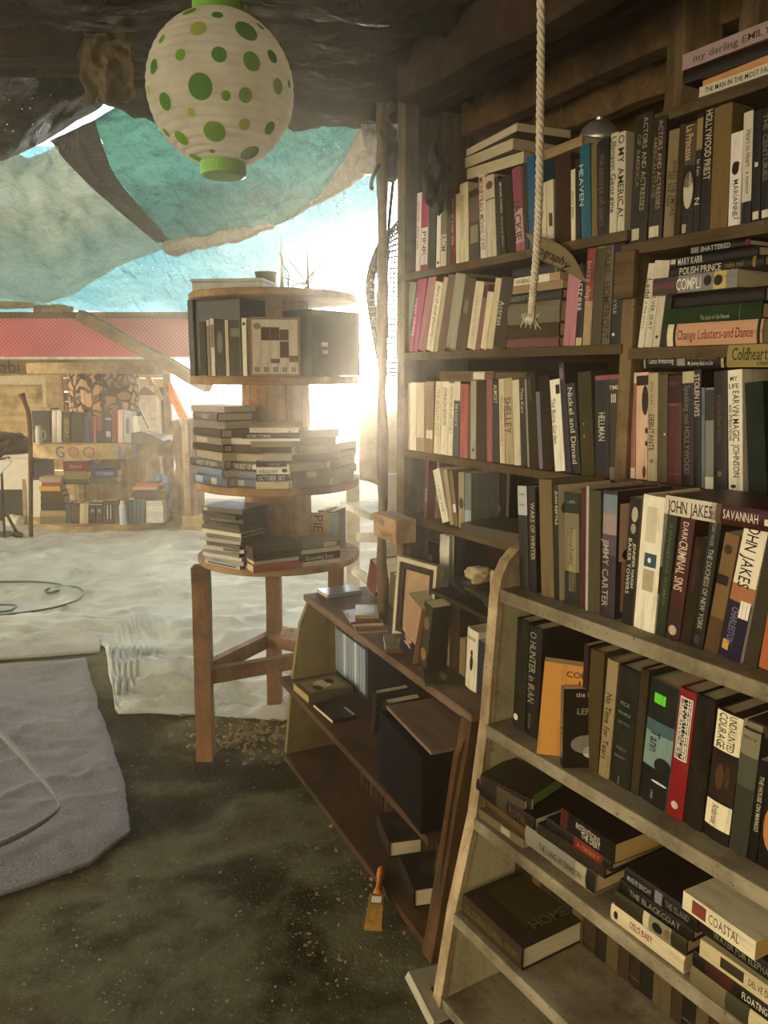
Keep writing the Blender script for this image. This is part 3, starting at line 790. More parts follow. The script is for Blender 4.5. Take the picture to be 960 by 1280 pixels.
bm = bmesh.new(); rope(bm); o = mesh_obj('hanging_rope', bm, M['rope'], smooth=True); tag(o, 'white cotton rope with a frayed knotted end hanging before the tall bookcase', 'rope')
# ================================================================== BOOKS
CR, WH, BK, TN, DB, OL, GY = '#d9c9a2', '#e9e2d0', '#26221d', '#a58a62', '#4a3626', '#5c5336', '#8a8272'
gA = 'books on the top shelf of the tall bookcase'
row(T, 1.388, 1.805, "on tall bookcase's upper shelf", gA, [
 (519.5, 525, 521.7, 242, '#e6ddd0', 'p', 'thin speckled white paperback', [('t', 'winter stories', .1, .9, '#7a6a5a')]),
 (525.5, 534, 527.5, 241, '#e8dcd2', 'p', 'pink topped white paperback', [('b', .55, 1, '#d2456f'), ('b', 0, .08, '#c04060'), ('t', 'PINK', .12, .5, '#444036')]),
 (536, 544.5, 536, 240, '#4b443a', 'p', 'slim charcoal paperback'),
 (545, 550, 547, 237.5, '#e9e4d4', 'p', 'very thin white paperback', [('v', .07, .5, .02, .3, '#4a4438')]),
 (550.5, 558, 551, 238, '#8b8066', 'p', 'grey spine with cream foot', [('b', .0, .42, '#d6ccaa'), ('t', 'ROM', .2, .4, '#3a3428', .5, .9)]),
 (558.5, 563, 560, 236, '#6d5c4a', 'p', 'narrow brown paperback'),
 (563.5, 569, 564, 235, '#93403c', 'h', 'dusty red hardback', [('t', 'DIARY OF A BAD YEAR', .25, .85, '#d9c3a0')]),
 (570, 575, 569.5, 243, '#d9cda8', 'p', 'short cream paperback'),
 (575.5, 586, 573, 232, '#d8cca6', 'j', 'plain cream hardback', [('t', 'the collected letters', .3, .85, '#b39f74')]),
 (587, 600, 585, 240, '#544a38', 'p', 'photo covered paperback', [('b', .55, .9, '#86705a'), ('k', .25, .5, '#a39a74')]),
 (601, 609, 594, 223, '#e4dcc4', 'j', 'white spine with red capitals', [('t', 'MONEYBALL', .55, .97, '#b5342a', .5, .9), ('t', 'MICHAEL LEWIS', .1, .53, '#6b4a30', .5, .7)]),
 (609.5, 621, 603, 224, '#cfc5a6', 'j', 'wide cream jacket', [('b', .70, .72, '#8a7d5c'), ('v', .88, .55, .05, .35, '#9c5a48')]),
 (621.5, 627, 613, 225, '#4c4232', 'p', 'thin dark paperback'),
 (627.5, 633, 621, 226, '#3b352a', 'j', 'black book lettered in cream', [('t', 'MICHAEL KORDA', .55, .95, '#d9cfae'), ('t', 'love and affairs', .1, .5, '#b5aa86')]),
 (634, 645, 628, 223, '#473d2d', 'h', 'thick dark brown hardback'),
 (645.5, 656, 640, 212.5, '#cfa7a0', 'j', 'pink and lilac jacket', [('b', .5, 1, '#b0586a'), ('b', 0, .1, '#c06a72'), ('t', 'JACKIE', .12, .62, '#5a4438', .5, .85)]),
 (656.5, 661, 654, 205, '#4b4430', 'p', 'thin olive paperback'),
 (661.7, 672, 657, 197, '#1f6f9a', 'p', 'bright blue paperback'),
 (677.5, 684, 676, 230, '#d6c9a0', 'p', 'short cream paperback by the rope'),
 (684.5, 693, 683, 227, '#d3c8a8', 'p', 'battered white paperback', [('k', .3, .5, '#5a5040', (.3, .8)), ('b', 0, .1, '#a08058')]),
 (694, 713.5, 694, 198, '#513526', 'h', 'broad chocolate brown hardback'),
 (714, 719.5, 713, 213, '#ded3b0', 'p', 'narrow white paperback', [('t', 'short tales', .2, .7, '#4a4034')]),
 (720, 726, 719, 200, '#2b271e', 'p', 'thin black paperback'),
 (727, 739.5, 722.5, 185, '#14748c', 'j', 'teal jacket with white capitals', [('t', 'HEAVEN', .15, .8, '#c8d2c4', .2, .5)]),
 (740, 747, 739, 182, '#8d7a4e', 'h', 'tan cloth hardback'),
 (747.5, 761, 748, 177, '#2d2519', 'j', 'black jacketed book', [('t', 'the passage of years', .1, .85, '#8a7a58')]),
 (761.5, 771, 764, 168, '#cfc7ac', 'j', 'cream spine with script lettering', [('t', 'Ullmann Georgine', .2, .96, '#3a3224', .5, .8)]),
 (771.5, 780.5, 773, 167, '#cfc6a8', 'j', 'cream spine with heavy black capitals', [('t', 'O MY AMERICA!', .15, .97, '#2a241a', .5, .95)]),
], end='left')
# stack and board lying across the upper row
zp = T.onD(581, 226, 1.392)[1]
for i, (xa, xb, t_, yw, col, lab) in enumerate(((580, 645, .031, 184, '#5a452c', 'thick paperback showing its cream pages, bottom of the pile over the upper row'), (583, 648, .03, 177, '#4d3a26', 'paperback showing its cream pages, middle of the pile over the upper row'), (588, 668, .022, 172, '#4a3422', 'dark brown book topping the cream paged pile over the upper row'))):
    sl = T.sx(xa, zp, 1.392); L = T.sx(xb, zp, 1.392) - sl
    book(M_lie(T, sl, 1.392 + .16, zp, yw), t_ - .0006, L, .16, col, 'p', lab, (), 'books piled over the upper row', '#e0d3ae'); zp += t_
book(M_lie(T, T.sx(728, 2.02, 1.40), 1.40, T.onD(657, 205, 1.4)[1], -6), .022, .21, .16, '#b39a6a', 'h', 'tan book lying flat over the blue paperbacks', (), 'books piled over the upper row')
gR = 'books on the right bay shelves of the tall bookcase'
row(T, 1.388, 1.775, "on right bay's top shelf", gR, [
 (786.5, 808, 795, 146, '#3b3222', 'j', 'dark library book with white sticker', [('t', 'ACTORS AND ACTRESSES', .25, .97, '#b8a988', .7, .3), ('t', 'OF AMERICA', .35, .85, '#9a8c6c', .35, .25), ('k', .03, .12, '#d8ceac', (.1, .6))]),
 (809.5, 827, 815, 150, '#41321f', 'j', 'second matching dark library book with sticker', [('t', 'ACTORS AND ACTRESSES', .25, .97, '#b8a988', .7, .34), ('t', 'AMERICAN STAGE', .35, .85, '#9a8c6c', .35, .28), ('k', .03, .12, '#d8ceac', (.1, .8))]),
 (829, 842, 836, 164, '#93815c', 'p', 'tan paperback with bold black title', [('t', 'WHEN THE SMOKE', .2, .72, '#1e1912', .75, .5), ('t', 'HIT THE FAN', .3, .62, '#2a241a', .3, .45)]),
 (843, 850, 846, 158, '#4f4128', 'h', 'slim olive brown hardback'),
 (851, 865.5, 857, 155, '#221d17', 'j', 'black spine with pale portrait', [('b', .62, .98, '#6a5334'), ('t', 'La Princesse', .66, .97, '#d3bf94', .5, .75), ('v', .4, .55, .17, .42, '#c9bda4'), ('v', .5, .5, .08, .5, '#1e1913'), ('k', .02, .1, '#b8ac90', (.1, .5))]),
 (866, 873.5, 869, 144, '#3a2b1c', 'p', 'narrow brown paperback lettered white', [('t', 'le fan', .4, .62, '#cfc3a2'), ('b', .7, .96, '#a08a5c'), ('t', 'N', .12, .3, '#e0d8c4', .5, .95)]),
 (874, 886.5, 881, 137, '#17130f', 'j', 'glossy black spine with tall capitals', [('t', 'HOLLYWOOD PRIEST', .42, .98, '#d6c9a6', .6, .75), ('t', 'the autobiography', .1, .38, '#5a3a30', .5, .5)]),
 (887, 909, 892, 136, '#8a7144', 'h', 'broad mustard brown cloth hardback'),
 (910, 925, 913, 168, '#e2d9cc', 'p', 'white paperback with red hat picture', [('t', 'MARIANNE', .1, .5, '#4a2a20', .55, .5), ('v', .62, .45, .07, .3, '#3a221a'), ('v', .66, .5, .035, .3, '#a03328'), ('t', 'J', .01, .1, '#2a241c', .8, .4)]),
 (926.5, 938.5, 930, 139, '#1d1b17', 'j', 'black spine with white upper panel', [('b', .2, .98, '#cdc5ae'), ('t', 'Heart to Heart', .5, .82, '#221d18', .65, .6), ('t', 'a memoir', .26, .46, '#3a3428', .65, .5)]),
 (939.5, 950, 941, 140, '#191b18', 'j', 'black library book with small white tag', [('k', .03, .1, '#d6cfb8'), ('k', .5, .54, '#d6cfb8', (.3, .7))]),
 (951, 962, 953, 137, '#171914', 'j', 'black book with grey title', [('t', 'THE CENTURIES', .3, .95, '#8f8872'), ('k', .03, .1, '#d6cfb8')]),
 (963, 985, 966, 130, '#2a241a', 'h', 'dark brown hardback', []),
])
# lying on the top board
z = 2.0305
stack(T, 1.40, z, "pile on the bookcase's top board", 'books lying on the top board', [
 (874, 1010, .019, '#cfc7b0', 'p', 'white spine with small black capitals', [('t', 'THE MAN IN THE MOST FANTASTIC SUIT', .02, .94, '#2a241c', .5, .6)], -.012, 0, .17),
 (872, 1000, .017, '#d49a62', 'p', 'orange book showing its end', (), -.008, -4, .15),
 (858, 1010, .026, '#26221c', 'j', 'thick black book', (), .0, 2, .17),
 (853, 1010, .03, '#b39a98', 'p', 'dusty pink paperback', [('t', 'my darling EMILY', .25, .9, '#6a4a48', .5, .5)], -.01, 0, .16),
])
gB = 'books on the second shelf of the tall bookcase'
row(T, 1.388, 1.565, "on tall bookcase's second shelf", gB, [
 (502.5, 510, 513, 356, '#8b8c7c', 'p', 'leaning grey green paperback'),
 (511, 516.3, 523.5, 345, '#c45878', 'p', 'thin bright pink paperback', [('t', 'sugar street', .2, .7, '#e8c0c8')]),
 (516.8, 522, 529.5, 344, '#cc5f86', 'p', 'second thin bright pink paperback'),
 (522.5, 532, 536.7, 345, '#c08088', 'p', 'pale pink wider paperback'),
 (532.5, 541.5, 545, 355, '#e6dcb8', 'p', 'cream spine with small lettering', [('t', 'diary of small pleasures', .2, .95, '#5a4c38', .6, .5)]),
 (542, 547, 550, 347, '#c4b08c', 'p', 'tall thin beige paperback'),
 (547.5, 556.5, 558.6, 345.6, '#8a6f52', 'p', 'brown paperback'),
 (557, 569.5, 567, 345, '#aca48c', 'j', 'wide grey jacketed book', [('b', .0, .03, '#8a826c')]),
 (570, 583, 581, 350, '#6c5c3e', 'j', 'olive brown glossy book', [('k', .5, .7, '#8f8264', (.3, .7))]),
 (583.6, 594, 593, 354, '#d6c8a8', 'p', 'cream paperback', [('t', 'of love and other stories', .2, .8, '#a8926c')]),
 (594.5, 600, 601, 356, '#9a6a50', 'p', 'slim russet paperback', [('k', .8, .98, '#5a3d2c')]),
 (600.5, 608, 607, 366, '#d9cba6', 'p', 'shorter cream paperback'),
 (608.5, 616, 613, 349, '#cdbd94', 'p', 'taller beige paperback'),
 (616.5, 632, 625, 349, '#4d3f2b', 'j', 'dark brown book lettered white', [('t', 'Actress', .3, .66, '#d9d0b2', .35, .45)]),
])
stack(T, 1.388, 1.566, 'of flat pile behind the rope end', 'books lying flat behind the rope end', [
 (633.5, 699, 424, '#8d5f5e', 'h', 'mauve hardback'),
 (634.5, 699, 407, '#5b5237', 'h', 'dark olive hardback'),
 (635.5, 700.5, 381, '#7d755a', 'j', 'very thick grey olive book'),
 (637, 703, 368.5, '#3d3a2f', 'j', 'dark book with grey capitals', [('t', 'CHILDREN OF THE CITY', .45, .97, '#a09878')]),
 (640, 704, 358, '#a58a60', 'p', 'tan paperback'),
 (639, 700, 348.5, '#e0d6ba', 'p', 'cream paperback', [('b', .0, .2, '#b59a66'), ('t', 'ON BEING WILD', .4, .9, '#5a5040')]),
 (641, 703, 337, '#45433d', 'j', 'slate grey book on top', [('b', .1, .12, '#a09a88')], .01)])
row(T, 1.388, 1.565, "past the rope-end pile", gB, [
 (704, 718.5, 710.6, 342, '#c8818c', 'j', 'pink jacketed book'),
 (719.5, 727, 723, 330, '#221d17', 'j', 'black book with white word', [('t', 'Actress', .42, .86, '#e0d8c4', .5, .95), ('b', 0, .1, '#c9b98e')]),
 (728, 738, 732, 309, '#b79b70', 'j', 'red topped tan jacket', [('b', .45, 1, '#a84a50'), ('t', 'betty chips!', .4, .85, '#d9b98a', .5, .7)]),
 (738.5, 751, 741, 310, '#5a4f2c', 'j', 'glossy olive book', [('b', .98, 1, '#8f8150')]),
 (752, 762, 757.5, 304, '#75684a', 'j', 'greenish tan book with carved capitals', [('t', 'HOMEFRONT', .05, .62, '#40311c', .45, .95), ('t', 'TALES', .7, .97, '#40311c', .45, .7)]),
 (762.5, 776.5, 766, 305, '#1e1b16', 'j', 'black book with a white dot', [('t', 'TROWMAYLE', .3, .72, '#c4b898', .4, .35), ('v', .1, .35, .018, .13, '#d8d0bc')]),
 (777, 784.5, 778, 306, '#181613', 'j', 'narrow black book', [('t', 'SA', .55, .66, '#d8d0bc', .5, .8)]),
])
# hand lettered paper sign
M['card'] = simple('kraft_card', '#b3a179', .9, .1, 20, .2)
def sign_p(u, v):
    a = T.onD(657, 291, 1.37); b = T.onD(692, 303, 1.37); c_ = T.onD(735, 354, 1.37); d = T.onD(710, 338, 1.37)
    top = [(657, 291), (690, 300), (716, 318), (734, 353)]; bot = [(671, 318), (684, 327), (706, 336), (733, 354)]
    p = polyline([Vector((*T.onD(x, y, 1.355), 0)) for x, y in top], u).lerp(polyline([Vector((*T.onD(x, y, 1.35), 0)) for x, y in bot], u), v)
    return T.W(p.x, 1.352 - .02 * math.sin(PI * u) * v, p.y)
bm = grid_surface(sign_p, 24, 8); bmesh.ops.solidify(bm, geom=bm.faces[:], thickness=.001)
sg = mesh_obj('card_sign', bm, M['card'], smooth=True); tag(sg, 'curled kraft card sign with handwriting pinned under the upper shelf', 'sign')
bm = bmesh.new()
letter_mesh(bm, 'Biography', lambda u, v: sign_p(min(.12 + u * .15, .98), .78 - v * .62) - Vector((.857, .515, 0)) * .003)
mesh_obj('hand_lettering', bm, M['ink'], sg, '#3a3020')

gC = 'books on the third shelf of the tall bookcase'
row(T, 1.388, 1.26, "on tall bookcase's third shelf", gC, [
 (504, 511.5, 505, 479, '#d6c9a4', 'p', 'pale cream paperback'),
 (512, 520, 513, 478, '#efe6cc', 'p', 'white paperback'),
 (520.5, 530, 520, 478, '#d9cba4', 'p', 'cream paperback with photo foot', [('b', 0, .2, '#b89a76')]),
 (530.5, 541, 532, 477, '#a88a64', 'p', 'tan paperback with white patch', [('k', .2, .32, '#e6dcc4', (.2, .95))]),
 (542, 549.5, 545, 477, '#e6dab6', 'p', 'cream book with vertical title', [('t', 'THE SEASON ENDS', .25, .9, '#b09868')]),
 (550, 559, 553, 477, '#e9dfbe', 'p', 'cream book lettered in brown', [('t', 'JOHNSON BENSON', .4, .92, '#6a5030')]),
 (559.5, 565.5, 562, 479, '#e6dcba', 'p', 'narrow cream book', [('t', 'NOTES ON A LIFE STORY', .3, .95, '#8a7450')]),
 (566, 573.5, 568, 477, '#5e6a62', 'p', 'grey green paperback', [('b', .75, 1, '#d8d0b4'), ('t', 'letters', .4, .7, '#c8c8b0')]),
 (574.5, 584, 573, 480, '#c8645a', 'j', 'coral red book', [('t', 'YOU ARE WHAT YOU ARE', .6, .97, '#8a3a34')]),
 (584.5, 587.5, 580, 482, '#7a5c42', 'p', 'thin brown paperback'),
 (588, 595, 586.7, 476, '#aaa088', 'p', 'pale grey paperback', [('v', .12, .5, .02, .25, '#5a5244')]),
 (595.5, 608, 594, 476, '#57452f', 'h', 'dark brown hardback'),
 (608.6, 616, 600, 475.6, '#a2605a', 'p', 'dusty rose paperback'),
 (616.5, 624.5, 608.6, 477, '#3f3526', 'p', 'dark paperback with cream word', [('t', 'ALMOST', .72, .95, '#d8ccaa')]),
 (625, 631.5, 617, 475, '#cdbf98', 'p', 'cream paperback with crowded lettering', [('t', 'PERSONAL HISTORY', .2, .8, '#a08a60')]),
 (632, 642.5, 625, 474, '#b8a87c', 'j', 'beige book with large brown name', [('t', 'SHELLEY', .35, .78, '#7a4a34', .5, .95)]),
 (643, 651.5, 636, 476, '#cfc3a2', 'p', 'cream white paperback'),
 (652, 659, 644, 475, '#3e3626', 'p', 'dark paperback lettered cream', [('t', 'Thea Kerr', .6, .9, '#cfc3a0')]),
 (659.5, 662, 650, 475, '#9c927a', 'p', 'very thin grey paperback'),
 (662.5, 673.5, 653, 467, '#453c2a', 'h', 'dark olive hardback', [('t', 'memoirs', .7, .95, '#75694a')]),
 (674, 679, 665, 491, '#7d7480', 'p', 'short lilac grey paperback'),
 (679.5, 693, 668, 472, '#3a3122', 'h', 'nearly black thick hardback'),
 (694, 707, 678, 478, '#eee8d0', 'p', 'bright white leaning paperback', [('t', 'The Bone Garden', .3, .8, '#4a4230', .25, .45), ('k', .84, .94, '#2a251c', (.55, .95))]),
 (707.5, 714.5, 696, 455, '#41323a', 'j', 'tall purple black book', [('v', .9, .5, .06, .4, '#8a7484')]),
 (715, 726.5, 707, 480, '#211d17', 'j', 'black book with white script', [('t', 'Nickel and Dimed', .1, .95, '#d8cfb4', .55, .62)]),
 (727, 743.5, 722, 466, '#564e2e', 'h', 'broad olive cloth hardback', [('v', .5, .4, .01, .05, '#c0b488'), ('v', .38, .4, .012, .05, '#c0b488')]),
 (744, 761.5, 744, 470, '#231e18', 'j', 'black book with pink head', [('b', .955, 1, '#a85a60'), ('t', 'HELLMAN', .36, .64, '#cfc3a6', .55, .62)]),
 (762, 776, 760, 469, '#443e28', 'j', 'olive spine with tall white letters', [('b', .955, 1, '#a85a60'), ('x', 'TIME', .88, '#d9cfae', .85), ('x', 'III', .78, '#d9cfae', .5), ('b', 0, .12, '#8f855e')]),
])
book(M_lie(T, T.sx(618, 1.49, 1.40), 1.40, T.onD(537, 476, 1.40)[1], 2), .028, .245, .16, '#8a6f4e', 'h', 'brown hardback lying across the cream books of the third shelf', [('k', .16, .36, '#d8d2bc', (.2, .95)), ('t', 'THE HIGH KING', .4, .9, '#5a4530')], gC)
gD = 'books on the lowest visible shelf of the tall bookcase'
row(T, 1.392, 1.05, "on tall bookcase's lowest shelf", gD, [
 (530, 533.5, 533, 574, '#8a4a40', 'p', 'thin dark red paperback', [('t', 'RACE', .15, .5, '#d8c8b0')]),
 (534, 546, 536, 575, '#b08a74', 'p', 'pinkish brown book', [('v', .2, .55, .12, .3, '#6a4c3c')], .03),
 (553, 562, 541, 588, '#e0d8be', 'p', 'leaning white paperback', [('t', 'a certain world', .2, .7, '#7a6c50')]),
 (562.5, 567.5, 554, 588, '#b09c74', 'p', 'leaning tan paperback'),
 (568, 573, 561, 589, '#8a7252', 'p', 'leaning brown paperback', [('k', .25, .4, '#d8d4c4')]),
 (573.5, 580.5, 573, 590, '#a89a74', 'p', 'mottled beige paperback', [('v', .45, .5, .1, .4, '#5a5038')]),
 (581, 589, 581, 591, '#7f8480', 'p', 'bluish grey paperback', [('b', .1, .35, '#9fb0b4')]),
], w=.13)
# face-out book on the lowest shelf, and one lying in front
fo = book(T.M() @ Matrix.Translation((T.sx(588, 1.1, 1.50), 1.50, 1.052)) @ Matrix.Rotation(math.radians(-84), 4, 'Z') @ Matrix.Rotation(math.radians(0), 4, 'X'), .02, .235, .17, '#3a3022', 'j', 'dark face-out book with a child portrait behind the lying book', [('o', .55, .42, .2, .26, '#7a5a44'), ('o', .45, .4, .09, .14, '#a07a5c'), ('w', 'Stolen', .2, .3, .9, '#c9b47a')], gD)
book(M_lie(T, T.sx(668, 1.06, 1.40), 1.375, 1.052, 10), .032, .24, .17, '#5d5138', 'p', 'dark covered cream paged book lying at the shelf end', (), gD, '#d6caa4')

gE = 'books on the right bay second shelf of the tall bookcase'
row(T, 1.388, 1.555, "on shelf below the library books", gE, [
 (797, 804.5, 811, 330, '#d9d2bc', 'p', 'leaning white paperback', [('t', 'Ladd', .58, .82, '#1e1a15', .55, .95), ('t', 'a life story', .2, .55, '#6a604c', .55, .5)]),
 (805, 814.5, 818, 326.6, '#cfc6ac', 'p', 'leaning cream paperback', [('t', 'THE SILVER SEAT', .2, .8, '#4a4030', .5, .55)]),
 (815, 824, 827, 326.6, '#c9bea2', 'p', 'leaning beige paperback', [('v', .12, .5, .02, .2, '#4a4030')]),
 (825, 833, 833, 324, '#1f1c17', 'p', 'leaning black paperback', [('k', .93, .98, '#c8c0a8')]),
])
stack(T, 1.38, 1.556, 'of pile below library books', 'flat pile below the library books', [
 (835, 954, 405.5, '#cf9f7a', 'j', 'peach book with red title', [('t', 'Change Lobsters-and Dance', .08, .88, '#a8321e', .5, .85), ('b', .93, 1, '#e0d2a8'), ('b', .9, .93, '#2a2018'), ('b', .02, .05, '#2a2018')], 0, 0, .15),
 (833, 953, 386.5, '#1f4a28', 'h', 'dark green hardback', [('b', .2, .21, '#4a7a4c'), ('t', 'The Lucy of the Finnow', .3, .6, '#b8b48c', .3, .35)], .004, 1),
 (838, 957, 369, '#16130f', 'j', 'thick black jacketed book', [('t', 'THE HISTORY', .5, .9, '#3a3026', .5, .5)], .012, -1),
 (816, 922, 348.5, '#8f8a86', 'p', 'grey paperback with huge white capitals', [('b', .68, 1, '#59443e'), ('t', 'COMPLI', .4, .7, '#ece6d6', .5, 1.0), ('b', .12, .26, '#c9b25a'), ('v', .21, .5, .05, .3, '#2a2018'), ('v', .33, .55, .045, .3, '#2a2420'), ('t', 'GAWANDE', .72, .98, '#a05a54', .5, .5)], -.012, 0),
 (839, 956, 334, '#1b1813', 'j', 'black book with cream capitals', [('t', 'POLISH PRINCE', .42, .88, '#d8cfb2', .45, .8), ('t', 'ruby red', .2, .38, '#9a8a4c', .5, .6), ('b', .08, .11, '#8f8030')], 0, 1),
 (837, 948, 322.5, '#181613', 'j', 'black book with chalky white name', [('t', 'MARY KARR', .6, .9, '#d8d2c2', .5, .8)], .008, -1),
 (864, 937, 309.5, '#221f1a', 'j', 'short black book with grey end', [('b', .86, 1, '#8f8878'), ('t', 'SHATTERED', .3, .82, '#c8c2b2', .5, .95), ('b', .0, .06, '#8a2a44')], -.004, 0)])
gF = 'books on the right bay third shelf of the tall bookcase'
row(T, 1.388, 1.27, "on right bay's third shelf", gF, [
 (788, 794, 790, 466, '#b57a6c', 'p', 'pink spined face cover paperback', [('b', 0, .1, '#d8c8b0'), ('b', .9, 1, '#e0d2c0')]),
 (794.5, 809, 795, 466, '#ddb498', 'p', 'paperback with woman profile', [('v', .74, .75, .14, .28, '#4a3322'), ('v', .46, .9, .03, .12, '#7a2a22'), ('v', .34, .9, .025, .1, '#5a2018'), ('v', .07, .75, .06, .16, '#8a4a34'), ('b', .88, .97, '#3a2a20')]),
 (809.6, 821.5, 810, 467, '#b8a883', 'j', 'cream jacket with dark lower case title', [('t', 'DEBUTANTE', .28, .62, '#2a2218', .45, .62), ('t', 'the last', .7, .92, '#8a7650', .5, .4), ('t', 'II', .08, .2, '#4a4030', .5, .5)]),
 (822, 834, 822, 469, '#66592f', 'j', 'olive green glossy book', [('v', .45, .8, .012, .1, '#d8c878')]),
 (834.6, 851.7, 836, 470, '#6f201f', 'j', 'deep red jacketed book', [('b', .75, 1, '#4a2018'), ('x', 'MARY', .93, '#a84a3a'), ('x', 'memoir', .74, '#c8785a'), ('b', .09, .1, '#a04a40')]),
 (852.5, 867, 853, 465, '#1a1713', 'j', 'black book with cream top panel', [('b', .9, 1, '#bfb48e'), ('t', 'Speaking out HOLLYWOOD', .1, .88, '#8f836a', .5, .55)]),
 (867.5, 876, 868, 462, '#1a1814', 'j', 'black book with typewriter title', [('t', 'STOLEN LIVES', .6, .96, '#d8d0bc', .5, .85)]),
 (876.7, 881, 877, 484.6, '#6f8086', 'p', 'thin grey blue paperback', [('t', 'quiet places', .3, .9, '#2a3034')]),
 (881.5, 892, 882, 485, '#8f8a7c', 'p', 'grey paperback with white foot', [('b', 0, .12, '#d0c8b4'), ('b', .68, .98, '#4a463c')]),
 (892.5, 909.6, 889, 465, '#2c241b', 'j', 'black brown glossy book', [('t', 'a Certain Book of Life', .4, .8, '#8a6a40', .5, .35), ('v', .14, .5, .025, .16, '#8f7a4a')]),
 (911, 929, 903.5, 464, '#e6dec6', 'j', 'white leaning book with tall title', [('x', 'MY', .93, '#2a241c', .55), ('x', 'LIFE', .87, '#2a241c', .7), ('t', 'EARVIN MAGIC JOHNSON', .12, .83, '#221d17', .62, .5), ('t', 'with William Novak', .42, .72, '#4a4234', .25, .3), ('v', .05, .4, .015, .2, '#2a241c')]),
 (936, 959, 931, 479, '#173a33', 'h', 'broad dark green hardback', [('t', 'THE WHITE HOUSE', .3, .7, '#0f2a25', .4, .5)]),
 (960, 990, 960, 470, '#2a241c', 'h', 'dark brown hardback', []),
])
book(M_lie(T, T.sx(905, 1.51, 1.385), 1.385, 1.512, -1), .031, T.sx(905, 1.51, 1.385) - T.sx(804, 1.51, 1.385), .15, '#1a1814', 'j', 'black book with cream edges lying flat over the profile paperback', [('b', .0, .03, '#b8a878'), ('b', .98, 1, '#b8a878'), ('k', .46, .56, '#a09a8c', (.15, .85)), ('t', 'Lance Armstrong', .6, .92, '#e0d8c4', .5, .6), ("t", "It's Not About the Bike".replace("'", ''), .08, .44, '#d0a85c', .72, .4), ('t', 'My Journey Back to Life', .12, .42, '#e0d8c4', .3, .38)], gF)
book(M_lie(T, T.sx(1010, 1.53, 1.372), 1.372, T.onD(921, 459, 1.372)[1], 0), .042, .16, .15, '#a3924c', 'j', 'mustard book with black script title lying over the green hardback', [('t', 'Coldhearted', .35, .93, '#221d12', .6, .75), ('t', 'a heartless memoir', .2, .6, '#4a4024', .2, .25)], gF)

